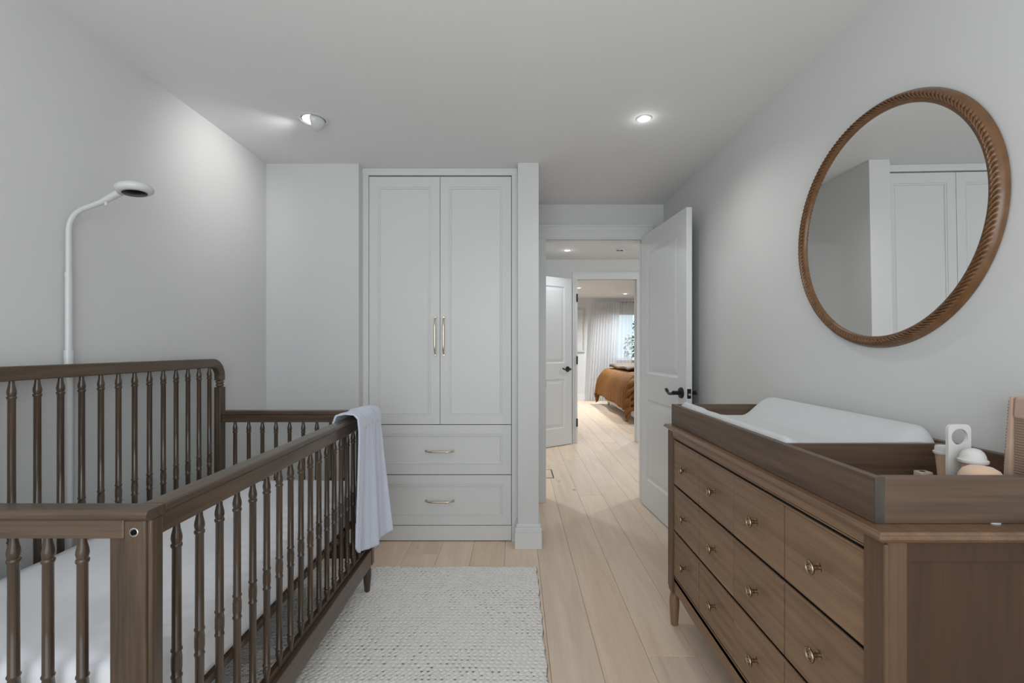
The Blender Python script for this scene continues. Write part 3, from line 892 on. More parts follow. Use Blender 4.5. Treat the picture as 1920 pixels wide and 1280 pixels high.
# ================================================================== BLANKET over the crib corner
def blanket():
    b_ = B()
    nu, nv = 110, 90
    def path(v, bottom, flare):
        # arc-length style drape section; returns (x, z)
        segs = [(-0.762, 0.790), (-0.758, 0.868), (-0.748, 0.897), (-0.715, 0.905), (-0.683, 0.902), (-0.668, 0.885), (-0.664, 0.840)]
        L_ = [0]
        for a, c_ in zip(segs, segs[1:]): L_.append(L_[-1] + math.hypot(c_[0] - a[0], c_[1] - a[1]))
        total = L_[-1] + (0.840 - bottom)
        s = v * total
        if s >= L_[-1]:
            t = (s - L_[-1]) / (0.840 - bottom)
            return (-0.664 + flare * t, 0.840 - (0.840 - bottom) * t, t)
        for i in range(len(segs) - 1):
            if s <= L_[i + 1]:
                t = (s - L_[i]) / (L_[i + 1] - L_[i])
                return (segs[i][0] + (segs[i + 1][0] - segs[i][0]) * t, segs[i][1] + (segs[i + 1][1] - segs[i][1]) * t, 0)
    def fn(u, v):
        bottom = 0.345 - 0.045 * u + 0.022 * math.sin(u * PI) * -1
        bottom += 0.028 * math.exp(-u / 0.05)
        x, z, t = path(v, bottom, -0.004 + 0.050 * u ** 1.5)
        y = 1.895 + 0.300 * u
        y += t * (-0.042 + 0.060 * u)          # spreads towards the hem
        y += (1 - t) * 0.012 * math.sin(u * 9)
        ph = u * 2 * PI * 1.9 + 0.9 + 0.6 * t
        amp = 0.0045 + 0.0125 * t ** 0.6
        if z > 0.86 and t == 0: amp = 0.004
        f = math.sin(ph) + 0.35 * math.sin(ph * 2.3 + 1.1)
        crease = -0.016 * math.exp(-((u - 0.62) / 0.022) ** 2) - 0.010 * math.exp(-((u - 0.80) / 0.02) ** 2) - 0.008 * math.exp(-((u - 0.30 - 0.05 * t) / 0.03) ** 2)
        if t > 0:
            x += amp * f * 0.8 + crease + 0.011
        else:
            z += 0.006 * max(0, f) + (crease * 0.4 if z > 0.88 else 0) + 0.003
            x += 0.014 * max(0, (x + 0.75) / 0.09)
        return (x, y, z)
    b_.grid(fn, nu, nv)
    o = b_.build('baby_blanket', M['blanket'], None, smooth=True, angle=180, solid=0.0075)
    tag(o, 'pale lavender terry baby blanket draped over the far right crib corner', 'blanket')
blanket()

# ================================================================== BABY MONITOR on its wall stand
bmn = thing('baby_monitor', 'white baby monitor camera on a tall curved pole between crib and left wall', 'baby monitor', (-1.467, 1.495, 0.012))
PX, PY = -1.467, 1.495
b_ = B(); b_.tube([(PX, PY, 0.012), (PX, PY, 1.17)], 0.0135, 14, 0.8); b_.build('lower_pole', M['white_plastic'], bmn, smooth=True, angle=50)
b_ = B(); b_.tube([(PX, PY, 1.16), (PX, PY, 1.43)], 0.0110, 14, 0.8); b_.build('upper_pole', M['white_plastic'], bmn, smooth=True, angle=50)
for za_, zc_, rc_ in ((1.155, 1.18, 0.0146), (1.42, 1.436, 0.0118)):
    b_ = B(); b_.tube([(PX, PY, za_), (PX, PY, zc_)], rc_, 14, 0.8)
    b_.build('joint_collar', M['white_plastic'], bmn, smooth=True, angle=50)
arm = [(PX, PY, 1.425), (PX, PY, 1.57)]
for i in range(1, 9):
    a = PI / 2 * i / 8 * 0.78
    arm.append((PX + 0.075 * (1 - math.cos(a)), PY, 1.575 + 0.075 * math.sin(a)))
ex = arm[-1]
arm += [(ex[0] + 0.06, PY, ex[2] + 0.022), (-1.30, PY, 1.699)]
b_ = B(); b_.tube(arm, [0.0095] * 2 + [0.009] * 8 + [0.0105, 0.014], 14, 0.8); b_.build('curved_arm', M['white_plastic'], bmn, smooth=True, angle=60)
hd = B()
hd.lathe([(0.0, 0.017), (0.030, 0.0155), (0.046, 0.009), (0.053, 0.0), (0.052, -0.008), (0.045, -0.014), (0.036, -0.017), (0.0345, -0.016), (0.0, -0.0155)], (0, 0, 0), 'z', 36)
head = hd.build('camera_head', M['white_plastic'], bmn, local=True, smooth=True, angle=60)
head.location = Vector((-1.252, PY, 1.712)) - bmn.location
head.rotation_euler = (R(0), R(-6), 0)
b_ = B(); b_.lathe([(0.0340, -0.0163), (0.0325, -0.0178), (0.0, -0.0205)], (0, 0, 0), 'z', 32)
b_.build('lens', M['lens_black'], head, local=True, smooth=True, angle=60)
b_ = B(); b_.lathe([(0.004, 0.0), (0.004, -0.018)], (-1.345, PY, 1.674), 'z', 10); b_.build('cable_clip', M['white_plastic'], bmn, smooth=True)

# ================================================================== DRESSER
XF = 0.665     # outer face of the carcass
YD0, YD1 = 0.822, 1.975
ds = thing('dresser', 'warm brown wooden dresser with brass knobs along the right wall', 'dresser', (0.90, 1.40, 0))
# moulded top
def rect_rings(b_, rings):
    """rings of (x0, y0, y1, z); back edge fixed at x=1.125"""
    prev = None
    first = None
    for (x, ya, yb, z) in rings:
        r = [b_.bm.verts.new(p) for p in ((x, ya, z), (1.125, ya, z), (1.125, yb, z), (x, yb, z))]
        if prev:
            for k_ in range(4):
                b_.bm.faces.new((prev[k_], prev[(k_ + 1) % 4], r[(k_ + 1) % 4], r[k_]))
        else:
            first = r
        prev = r
    b_.bm.faces.new(first); b_.bm.faces.new(prev)
def rr(inset, z): return (0.648 + inset, 0.809 + inset, 1.991 - inset, z)
b_ = B(); rect_rings(b_, [rr(0.012, 0.8375), rr(0.010, 0.840), rr(0.004, 0.843), rr(0.0, 0.8475), rr(0.0, 0.8515), rr(0.0025, 0.8535), rr(0.0045, 0.8542), rr(0.0055, 0.8575), rr(0.008, 0.8585)])
b_.build('top', M['dtop'], ds, bevel=0.0006)
b_ = B(); b_.box(XF + 0.002, 1.120, YD0 + 0.004, YD1 - 0.004, 0.812, 0.838); b_.build('top_rail', M['dres_y'], ds, bevel=0.001)
b_ = B(); b_.box(XF + 0.020, XF + 0.032, YD0 + 0.04, YD1 - 0.04, 0.215, 0.815)
b_.build('gap_shade_panel', M['dark'], ds)  # near-black sheet painting the shade seen through the drawer gaps
b_ = B(); b_.box(XF + 0.032, 1.118, YD0 + 0.022, YD1 - 0.022, 0.20, 0.812); b_.build('case', M['dside'], ds)
# corner posts
for ya, yb, sg in ((YD0, YD0 + 0.048, -1), (YD1 - 0.048, YD1, 1)):
    b_ = B()
    b_.box(XF, XF + 0.045, ya, yb, 0.146, 0.838)
    yo = ya if sg < 0 else yb
    b_.lathe([(0.0050, 0.16), (0.0050, 0.836)], (XF + 0.004, yo + sg * 0.0008, 0), 'z', 12)
    b_.build('post', M['dpost'], ds, bevel=0.0035, seg=3)
    for xc in (XF + 0.0195, 1.095):
        yc = yo - sg * 0.0195
        b_ = B(); b_.lathe([(0.012, 0.165), (0.0170, 0.150), (0.0170, 0.144), (0.0155, 0.139), (0.0172, 0.134), (0.0205, 0.110), (0.0205, 0.085), (0.0150, 0.004), (0.0135, 0.0)], (xc, yc, 0), 'z', 20)
        b_.build('leg', M['dres_z'], ds, smooth=True, angle=50)
    b_ = B(); b_.box(1.075, 1.118, ya, yb, 0.146, 0.838); b_.build('post', M['dpost'], ds, bevel=0.003)
# side panels (framed)
b_ = B()
T = lambda u, v, w: (XF + 0.045 + u, YD0 + 0.003 - w, 0.165 + v)
Wd_, Hd_ = 1.075 - XF - 0.045, 0.838 - 0.165
b_.board(T, Wd_, Hd_, 0.016, [(0.004, 0.05, Wd_ - 0.004, Hd_ - 0.036)], [(0, 0), (0.001, -0.0055), (0.004, -0.0065), (0.006, -0.0065)])
b_.build('side_panel', M['dside'], ds)
b_ = B()
T = lambda u, v, w: (XF + 0.045 + u, YD1 - 0.003 + w, 0.165 + v)
b_.board(T, Wd_, Hd_, 0.016, [(0.004, 0.05, Wd_ - 0.004, Hd_ - 0.036)], [(0, 0), (0.001, -0.0055), (0.004, -0.0065), (0.006, -0.0065)])
b_.build('side_panel', M['dside'], ds)
# front rails between drawer rows, with a fine bead
ZR_ = [0.8005, 0.607, 0.4145, 0.222]
yL, yR = YD0 + 0.048, YD1 - 0.048
for i, z in enumerate(ZR_):
    b_ = B()
    if i == 0:
        b_.box(XF + 0.002, XF + 0.03, yL, yR, z + 0.009, 0.815); b_.box(XF + 0.003, XF + 0.008, yL, yR, z - 0.0040, z + 0.0010)
    elif i < 3:
        b_.box(XF + 0.003, XF + 0.008, yL, yR, z - 0.0045, z + 0.0005)
    else:
        b_.box(XF + 0.008, XF + 0.03, yL, yR, z - 0.02, z - 0.002)
    b_.build('drawer_rail', M['dres_y'], ds, bevel=0.0006)
# scalloped apron
n = 40
pts = [(yL, 0.222)]
def apz(y):
    e = min(y - yL, yR - y)
    return 0.157 - 0.028 * math.exp(-e / 0.02) + 0.006 * math.cos(e * 13) * math.exp(-e * 1.2)
lower = [(yL + (yR - yL) * i / n, apz(yL + (yR - yL) * i / n)) for i in range(n + 1)]
b_ = B()
lo = [b_.bm.verts.new((XF + 0.008, y, z)) for y, z in lower]; lo2 = [b_.bm.verts.new((XF + 0.026, y, z)) for y, z in lower]
up = [b_.bm.verts.new((XF + 0.008, y, 0.2165)) for y, z in lower]; up2 = [b_.bm.verts.new((XF + 0.026, y, 0.2165)) for y, z in lower]
for i in range(n):
    b_.bm.faces.new((lo[i], lo[i + 1], up[i + 1], up[i])); b_.bm.faces.new((lo2[i], lo2[i + 1], up2[i + 1], up2[i]))
    b_.bm.faces.new((lo[i], lo[i + 1], lo2[i + 1], lo2[i])); b_.bm.faces.new((up[i], up[i + 1], up2[i + 1], up2[i]))
b_.bm.faces.new((lo[0], lo2[0], up2[0], up[0])); b_.bm.faces.new((lo[-1], lo2[-1], up2[-1], up[-1]))
b_.build('apron', M['dres_y'], ds)
# drawers: two columns of three, each face split by a groove into two squares
knob_src = None
ym = (yL + yR) / 2
for ci, (ya, yb) in enumerate(((yL + 0.003, ym - 0.0015), (ym + 0.0015, yR - 0.003))):
    for ri in range(3):
        za, zb = ZR_[ri + 1] + 0.0075, ZR_[ri] - 0.0060
        if ri == 2: ya2, yb2 = (ya, ym - 0.0003) if ci == 0 else (ym + 0.0003, yb)
        else: ya2, yb2 = ya, yb
        yc = (ya + yb) / 2
        b_ = B()
        g = 0.0017
        b_.box(XF + 0.006, XF + 0.0125, ya2, yc - g, za, zb)
        b_.box(XF + 0.006, XF + 0.0125, yc + g, yb2, za, zb)
        b_.box(XF + 0.0170, XF + 0.0190, ya2, yb2, za + 0.01, zb - 0.01)
        dw = b_.build('drawer', M['drawer'], ds, bevel=0.0012)
        B().box(XF + 0.0072, XF + 0.012, yc - g + 0.0001, yc + g - 0.0001, za + 0.0005, zb - 0.0005).build('groove', M['groove'], dw)  # dark strip filling the groove, stands for the shade inside it
        # the whole drawer keeps its own origin so each face carries its own grain
        for yk in ((ya + yc) / 2, (yc + yb) / 2):
            zk = (za + zb) / 2
            if knob_src is None:
                kb = B()
                kb.lathe([(0.0095, 0.0), (0.0095, -0.002), (0.0055, -0.004), (0.0050, -0.011), (0.0062, -0.014), (0.0135, -0.018), (0.0155, -0.0205), (0.0157, -0.0235), (0.0145, -0.0250), (0.0130, -0.0245), (0.0115, -0.0212), (0.0085, -0.0205), (0.0070, -0.0210), (0.0058, -0.0240), (0.0030, -0.0255), (0.0, -0.0258)], (0, 0, 0), 'x', 28)
                knob_src = kb.build('knob', M['brass'], dw, local=True, smooth=True, angle=50)
                kn = knob_src
            else:
                kn = knob_src.copy(); COL.objects.link(kn); kn.parent = dw
            kn.location = Vector((XF + 0.006, yk, zk)) - root_offset(dw)

# ================================================================== CHANGING TRAY on top
ZT0, ZT1 = 0.8590, 0.9454
TX0, TX1, TY0, TY1 = 0.676, 1.128, 0.855, 1.968
tr = thing('changing_tray', 'open dark walnut changing tray resting on the dresser top', 'changing tray', (0.90, 1.40, 0.8585))
t_ = 0.019
B().box(TX0, TX0 + t_, TY0 + 0.002, TY1, ZT0, ZT1).build('front_board', M['tray'], tr, bevel=0.0012)
B().box(TX0, TX0 + t_, TY0 - 0.0003, TY0 + 0.002, ZT0, ZT1 - 0.001).build('board_end', M['endgrain'], tr)
B().box(TX1 - t_, TX1, TY0, TY1, ZT0, ZT1).build('back_board', M['tray'], tr, bevel=0.0012)
B().box(TX0 + t_, TX1 - t_, TY0, TY0 + t_, ZT0, ZT1).build('end_board', M['trayx'], tr, bevel=0.0012)
B().box(TX0 + t_, TX1 - t_, TY1 - t_, TY1, ZT0, ZT1).build('end_board', M['trayx'], tr, bevel=0.0012)
B().box(TX0 + t_, TX1 - t_, 1.158, 1.172, ZT0, ZT1 - 0.001).build('divider', M['trayx'], tr, bevel=0.001)
B().box(TX0 + t_, TX1 - t_, TY0 + t_, TY1 - t_, ZT0, ZT0 + 0.006).build('base_board', M['tray'], tr)
for (x, y) in ((0.70, 0.90), (0.904, 0.861), (1.09, 0.90), (0.70, 1.93), (1.09, 1.93)):
    b_ = B(); b_.lathe([(0.011, 0.8588), (0.011, 0.8604)], (x, y, 0), 'z', 14)
    b_.build('felt_foot', M['white_plastic'], tr, smooth=True)

# changing pad (contoured)
def pad():
    b_ = B()
    xa, xb, ya, yb = 0.699, 1.107, 1.176, 1.944
    zb = 0.868
    def prof(s):
        # contour height across the pad: high front and back edges, low trough
        f = 0.958 - 0.052 * math.sin(min(1, s / 0.50) * PI / 2) ** 1.3 if s < 0.5 else 0.906 + 0.075 * math.sin(max(0, min(1, (s - 0.62) / 0.32)) * PI / 2) ** 2.0
        return f
    def top(u, v):
        s, t = u, v
        z = prof(s)
        e = min(s, 1 - s)
        z -= 0.030 * max(0, 1 - e / 0.05) ** 2.2
        # rounded ends
        d0 = t * (yb - ya); d1 = (1 - t) * (yb - ya)
        z -= 0.036 * max(0, 1 - d0 / 0.06) ** 2.6 * (1.0 if s > 0.3 else 0.5)
        z -= 0.012 * max(0, 1 - d1 / 0.04) ** 2.2
        z += 0.0016 * math.sin(t * 40 + s * 14) * max(0, 1 - s / 0.35) + 0.0015 * math.sin(s * 37 - t * 13) * max(0, 1 - s / 0.3)
        # the far end lifts a little where the cover bunches
        if s < 0.2: z += 0.006 * math.exp(-((d1 - 0.06) / 0.05) ** 2)
        # end facing the divider is cut back towards the wall side
        x = xa + (xb - xa) * s
        y = ya + (yb - ya) * t
        y += 0.03 * max(0, (s - 0.92) / 0.08) ** 2 * max(0, 1 - d0 / 0.12)
        z = max(z, ZT1 + 0.0008) if (d0 < 0.004 and 0.1 < s < 0.93) else z
        return (x, y, z)
    nu, nv = 48, 80
    vs = b_.grid(top, nu, nv)
    # skirt down to the tray base
    rim = [vs[i][0] for i in range(nu + 1)] + [vs[nu][j] for j in range(1, nv + 1)] + [vs[i][nv] for i in range(nu - 1, -1, -1)] + [vs[0][j] for j in range(nv - 1, 0, -1)]
    low = [b_.bm.verts.new((v.co.x, v.co.y, zb)) for v in rim]
    for i in range(len(rim)):
        j = (i + 1) % len(rim)
        b_.bm.faces.new((rim[i], rim[j], low[j], low[i]))
    b_.bm.faces.new(low)
    o = b_.build('changing_pad', M['pad'], None, smooth=True, angle=70)
    tag(o, 'white contoured changing pad with raised sides in the far part of the tray', 'changing pad')
pad()

# ------------------------------------------------------------------ things in the near compartment of the tray
ZB = ZT0 + 0.0062
# toy cup carrier: upright plate with a round hole, standing on a base
cc = thing('cup_carrier', 'white toy drink carrier with a round finger hole in its upright handle', 'toy', (0.99, 1.02, ZB))
def holed_plate(b_, cx, cz_top, w_, z0, y0, y1, hz, hr, rc=0.012):
    n_ = 48
    hole, outl = [], []
    x0_, x1_ = cx - w_ / 2, cx + w_ / 2
    for i in range(n_):
        a = 2 * PI * i / n_
        hole.append((cx + hr * math.cos(a), hz + hr * math.sin(a)))
        # ray from hole centre to rounded rect
        dx, dz = math.cos(a), math.sin(a)
        tx = ((w_ / 2) / abs(dx)) if abs(dx) > 1e-6 else 1e9
        tz = ((cz_top - hz) / dz) if dz > 1e-6 else (((hz - z0) / -dz) if dz < -1e-6 else 1e9)
        t = min(tx, tz)
        px, pz = cx + dx * t, hz + dz * t
        kx, kz = max(x0_ + rc, min(x1_ - rc, px)), min(cz_top - rc, pz)
        if pz > cz_top - rc and (px < x0_ + rc or px > x1_ - rc):
            d = Vector((px - kx, pz - kz)); d = d.normalized() * rc
            px, pz = kx + d.x, kz + d.y
        outl.append((px, pz))
    F = [[b_.bm.verts.new((x, y, z)) for x, z in ring] for ring in (hole, outl) for y in (y0, y1)]
    hf, hb, of, ob = F
    for i in range(n_):
        j = (i + 1) % n_
        b_.bm.faces.new((hf[i], hf[j], of[j], of[i])); b_.bm.faces.new((hb[i], hb[j], ob[j], ob[i]))
        b_.bm.faces.new((hf[i], hf[j], hb[j], hb[i])); b_.bm.faces.new((of[i], of[j], ob[j], ob[i]))
b_ = B(); holed_plate(b_, 0.993, 1.018, 0.051, ZB + 0.012, 1.016, 1.023, 0.990, 0.0182)
b_.build('handle_plate', M['cupwhite'], cc, smooth=True, angle=40)
b_ = B(); b_.box(0.958, 1.046, 0.960, 1.096, ZB, ZB + 0.012); b_.build('carrier_base', M['cupwhite'], cc, bevel=0.004)
def cup(name, label, x, y, dome, hs=1.0, s=1.0):
    c_ = thing(name, label, 'toy cup', (x, y, ZB + 0.0122), group=None)
    z0 = ZB + 0.0122
    h_ = 0.066 * hs
    b_ = B(); b_.lathe([(0.019 * s, z0), (0.0195 * s, z0 + 0.002), (0.0265 * s, z0 + h_)], (x, y, 0), 'z', 28); b_.build('cup_body', M['cup'], c_, smooth=True, angle=50)
    b_ = B()
    if dome:
        pr = [(0.0330 * s, z0 + h_), (0.0345 * s, z0 + h_ + 0.002), (0.0345 * s, z0 + h_ + 0.006), (0.0300 * s, z0 + h_ + 0.008), (0.0285 * s, z0 + h_ + 0.015), (0.0240 * s, z0 + h_ + 0.023), (0.016 * s, z0 + h_ + 0.0285), (0.006 * s, z0 + h_ + 0.0305), (0, z0 + h_ + 0.031)]
    else:
        pr = [(0.0300 * s, z0 + h_), (0.0315 * s, z0 + h_ + 0.002), (0.0315 * s, z0 + h_ + 0.006), (0.0280 * s, z0 + h_ + 0.007), (0.0270 * s, z0 + h_ + 0.017), (0.0255 * s, z0 + h_ + 0.019), (0.0235 * s, z0 + h_ + 0.015), (0, z0 + h_ + 0.015)]
    b_.lathe(pr, (x, y, 0), 'z', 28); b_.build('lid', M['cupwhite'], c_, smooth=True, angle=50)
cup('toy_cup', 'tan toy coffee cup with a flat white lid left of the carrier handle', 1.012, 1.068, False, 0.94, 0.76)
cup('toy_cup', 'tan toy cup with a domed white lid right of the carrier handle', 0.990, 0.984, True, 0.97, 0.74)
bl = thing('toy_block', 'small pale wooden block lying left of the toy cups', 'toy', (1.0, 1.115, ZB))
B().box(0.984, 1.014, 1.102, 1.126, ZB, ZB + 0.022).build('block_body', M['bone'], bl, bevel=0.003)
b_ = B(); b_.lathe([(0.006, ZB + 0.022), (0.006, ZB + 0.0225), (0.004, ZB + 0.0225)], (0.995, 1.112, 0), 'z', 14); b_.build('block_eyelet', M['black'], bl, smooth=True)
b_ = B()
pr = [(0.024, ZB), (0.033, ZB + 0.012), (0.0355, ZB + 0.035), (0.0360, ZB + 0.054), (0.034, ZB + 0.066), (0.028, ZB + 0.077), (0.018, ZB + 0.0835), (0.004, ZB + 0.085), (0, ZB + 0.085)]
b_.lathe(pr, (0.942, 0.9200, 0), 'z', 36)
o = b_.build('plush_ball', M['peach'], None, smooth=True, angle=80)
tag(o, 'smooth peach rounded plush toy low behind the near tray end', 'toy')
# beige ribbed corduroy organiser
og = thing('fabric_organizer', 'tall beige corduroy organizer with a ribbed side opening at the right edge', 'organizer', (1.08, 0.93, ZB))
FX, OY0, OY1, zt_ = 1.050, 0.882, 0.984, 1.086
def lean(z): return 0.008 * (z - ZB) / (zt_ - ZB)
def lbox(b_, x0, x1, y0, y1, z0, z1):
    v = [b_.bm.verts.new(p) for p in ((x0 + lean(z0), y0, z0), (x1, y0, z0), (x1, y1 - lean(z0), z0), (x0 + lean(z0), y1 - lean(z0), z0),
                                      (x0 + lean(z1), y0, z1), (x1, y0, z1), (x1, y1 - lean(z1), z1), (x0 + lean(z1), y1 - lean(z1), z1))]
    for f in ((3, 2, 1, 0), (4, 5, 6, 7), (0, 1, 5, 4), (1, 2, 6, 5), (2, 3, 7, 6), (3, 0, 4, 7)):
        b_.bm.faces.new([v[i] for i in f])
b_ = B(); lbox(b_, FX, 1.098, 0.968, OY1, ZB, zt_); b_.build('far_padded_edge', M['suede'], og, bevel=0.006, seg=4)
b_ = B(); lbox(b_, FX, 1.098, OY0, 0.974, 1.040, zt_ - 0.001); b_.build('top_padded_edge', M['suede'], og, bevel=0.006, seg=4)
b_ = B(); lbox(b_, FX, 1.098, OY0, 0.943, ZB, 1.044); b_.build('near_padded_edge', M['suede'], og, bevel=0.006, seg=4)
b_ = B()
z = ZB + 0.004
while z < 1.042:
    b_.tube([(FX + 0.013, 0.941, z), (FX + 0.013, 0.972, z)], 0.0030, 6); z += 0.0056
b_.box(FX + 0.014, 1.09, 0.941, 0.970, ZB, 1.042)
lin = b_.build('ribbed_lining', M['suede_dark'], og); lin['kind'] = 'stuff'
b_ = B()
z = ZB + 0.07
while z < zt_ - 0.006:
    b_.lathe([(0.0020, -0.0016), (0.0020, 0.0016)], (FX + lean(z) + 0.004, OY1 - lean(z), z), 'y', 6); z += 0.0066
st_ = b_.build('edge_stitching', M['suede_dark'], og); st_['kind'] = 'stuff'

# ================================================================== MIRROR
MY, MZ, MRO = 1.421, 1.567, 0.378
mr_ = thing('wall_mirror', 'large round wall mirror in a rope-carved brown wood frame', 'mirror', (XR, MY, MZ))
b_ = B(); b_.lathe([(0.356, XR - 0.006), (0.356, XR - 0.010)], (0, MY, MZ), 'x', 128)
b_.build('mirror_glass', M['glass'], mr_)
b_ = B(); b_.lathe([(0.350, XR - 0.0005), (0.350, XR - 0.0055)], (0, MY, MZ), 'x', 64)
b_.build('backing', M['dark'], mr_)
NR = 164
prof = []
def frame_fn(u, v):
    th = 2 * PI * u
    # profile, r measured outward, x outward from wall. v runs inner lip -> outer edge
    keys = [(0.0, 0.3425, 0.004), (0.05, 0.3420, 0.013), (0.10, 0.3435, 0.0165), (0.20, 0.3490, 0.0185), (0.27, 0.3515, 0.0195),
            (0.36, 0.3545, 0.0245), (0.46, 0.3590, 0.0265), (0.58, 0.3630, 0.0255), (0.68, 0.3665, 0.0215), (0.76, 0.3705, 0.0180), (0.88, 0.3760, 0.0110), (1.0, 0.3790, 0.0005)]
    for a, b2 in zip(keys, keys[1:]):
        if v <= b2[0] + 1e-9:
            t = (v - a[0]) / (b2[0] - a[0]); r = a[1] + (b2[1] - a[1]) * t; x = a[2] + (b2[2] - a[2]) * t; break
    w_ = max(0, min(1, (v - 0.25) / 0.05)) * max(0, min(1, (0.75 - v) / 0.05))
    if w_ > 0:
        ph = NR * th + (v - 0.3) / 0.4 * 2 * PI * 1.9
        rid = abs(math.sin(ph / 2)) ** 0.9
        cx_, cr_ = 0.014, 0.3590
        dx, dr = x - cx_, r - cr_
        l = math.hypot(dx, dr) + 1e-9
        dd = (rid - 0.8) * 0.0088 * w_
        x += dx / l * dd; r += dr / l * dd
    return (XR - x, MY + r * math.cos(th), MZ + r * math.sin(th))
b_ = B(); b_.grid(frame_fn, NR * 7, 26, cu=True)
b_.build('rope_frame', M['frame'], mr_, smooth=True, angle=75)
mr_.rotation_euler = (0, -0.009, 0)   # the top hangs a few millimetres off the wall
mr_.location.x -= 0.0036

# ================================================================== CEILING FITTINGS
def spot_lamp(parent, loc, power, rot=(0, 0, 0), size=R(120), blend=0.6, rad=0.02, color=(0.99, 0.985, 0.97)):
    l = bpy.data.lights.new('lamp_glow', 'SPOT')
    l.energy = power; l.spot_size = size; l.spot_blend = blend; l.shadow_soft_size = rad; l.color = color
    o = bpy.data.objects.new('lamp_glow', l); COL.objects.link(o)
    o.parent = parent; o.location = Vector(loc) - root_offset(parent); o.rotation_euler = rot
    return o
def downlight(x, y, label, power=10, r=0.034, group=None, col=(0.99, 0.985, 0.97), soft=0.02, halo=None):
    t = thing('recessed_downlight', label, 'ceiling light', (x, y, H), group=group)
    b_ = B(); b_.lathe([(r + 0.012, H), (r + 0.010, H - 0.003), (r + 0.002, H - 0.004), (r, H - 0.0015)], (x, y, 0), 'z', 32)
    b_.build('trim_ring', M['white_plastic'], t, smooth=True)
    b_ = B(); b_.lathe([(r, H - 0.0020), (r * 0.7, H - 0.0055), (0, H - 0.0065)], (x, y, 0), 'z', 28)
    b_.build('lamp_lens', M['lamp'], t, smooth=True)
    spot_lamp(t, (x, y, H - 0.012 - soft * 0.3), power, (0, 0, 0), R(150), 1.0, soft, col)
    # point light at the lens; larger halo values add unseen fill light
    l = bpy.data.lights.new('halo_fill', 'POINT'); l.energy = halo or min(power, 10) * 0.012; l.shadow_soft_size = 0.012 if not halo else 0.03; l.color = col
    o = bpy.data.objects.new('halo_fill', l); COL.objects.link(o); o.parent = t; o.location = (0, 0, -0.03)
    return t
COOL = (0.90, 0.955, 1.0)
downlight(0.617, 2.18, 'small round recessed ceiling light above the dresser in the nursery', 15, 0.026)
downlight(-0.55, -0.2, 'round recessed ceiling light behind the camera on the crib side', 6)
downlight(0.617, -0.2, 'round recessed ceiling light behind the camera on the dresser side', 6)
downlight(0.59, 5.14, 'round recessed ceiling light in the hall ceiling', 13, 0.032, col=COOL, soft=0.06)
downlight(2.1, 4.5, 'unseen round recessed ceiling light added at the right end of the hall', 44, 0.032, col=COOL, soft=0.08, halo=11)  # out of view, added to brighten the hall
downlight(-0.4, 4.5, 'unseen round recessed ceiling light added at the left end of the hall', 40, 0.032, col=COOL, soft=0.08, halo=11)  # also out of view, put in to lift hall walls and ceiling
downlight(1.17, 8.38, 'left round recessed ceiling light in the bedroom', 160, 0.032, col=COOL, soft=0.06)
downlight(2.25, 9.30, 'right round recessed ceiling light in the bedroom, near the curtains', 190, 0.032, col=COOL, soft=0.06)
downlight(2.3, 6.9, 'unseen round recessed ceiling light added above the foot of the bed', 60, 0.032, col=COOL, soft=0.06, halo=14)  # hidden by the wall, added as fill light for the bedroom

# eyeball light turned to the left wall
ex_, ey_ = -0.972, 2.19
ey = thing('eyeball_light', 'white swivel eyeball ceiling light turned towards the left wall', 'ceiling light', (ex_, ey_, H))
b_ = B(); b_.lathe([(0.056, H), (0.072, H), (0.072, H - 0.0025), (0.068, H - 0.004), (0.058, H - 0.004), (0.056, H - 0.002), (0.0555, H)], (ex_, ey_, 0), 'z', 48)
b_.build('trim_ring', M['white_plastic'], ey, smooth=True)
# half-round scoop: quarter sphere opening towards -x
b_ = B()
def scoop(u, v):
    a = -PI / 2 + PI * u            # around z, on the +x side
    ph = v * PI / 2                 # from ring down
    r = 0.050
    x = r * math.cos(a) * math.cos(ph) * 0.95
    y = r * math.sin(a) * math.cos(ph)
    z = -r * math.sin(ph) * 0.98
    return (ex_ + 0.004 + x, ey_ + y, H - 0.002 + z)
b_.grid(scoop, 20, 12)
b_.build('eyeball', M['white_plastic'], ey, smooth=True, angle=180, solid=0.003)
b_ = B(); b_.lathe([(0.050, H - 0.001), (0.03, H - 0.0025), (0, H - 0.003)], (ex_, ey_, 0), 'z', 32); b_.build('lamp_lens', M['lamp'], ey, smooth=True)
l = spot_lamp(ey, (ex_ - 0.012, ey_ + 0.003, H - 0.043), 7.5, (0, 0, 0), R(104), 1.0, 0.012)
l.rotation_euler = Vector((-0.85, 0.12, -0.42)).to_track_quat('-Z', 'Y').to_euler()

# smoke detector in the hall
sd = thing('smoke_detector', 'round white smoke detector on the hall ceiling', 'smoke detector', (1.155, 5.06, H))
b_ = B(); b_.lathe([(0.066, H), (0.066, H - 0.012), (0.052, H - 0.020), (0.048, H - 0.034), (0.040, H - 0.038), (0, H - 0.038)], (1.155, 5.06, 0), 'z', 32); b_.build('housing', M['white_plastic'], sd, smooth=True, angle=40)
b_ = B(); b_.box(1.118, 1.146, 5.0105, 5.018, H - 0.034, H - 0.027); b_.box(1.152, 1.188, 5.0105, 5.018, H - 0.034, H - 0.027); b_.build('vent_slot', M['lens_black'], sd)

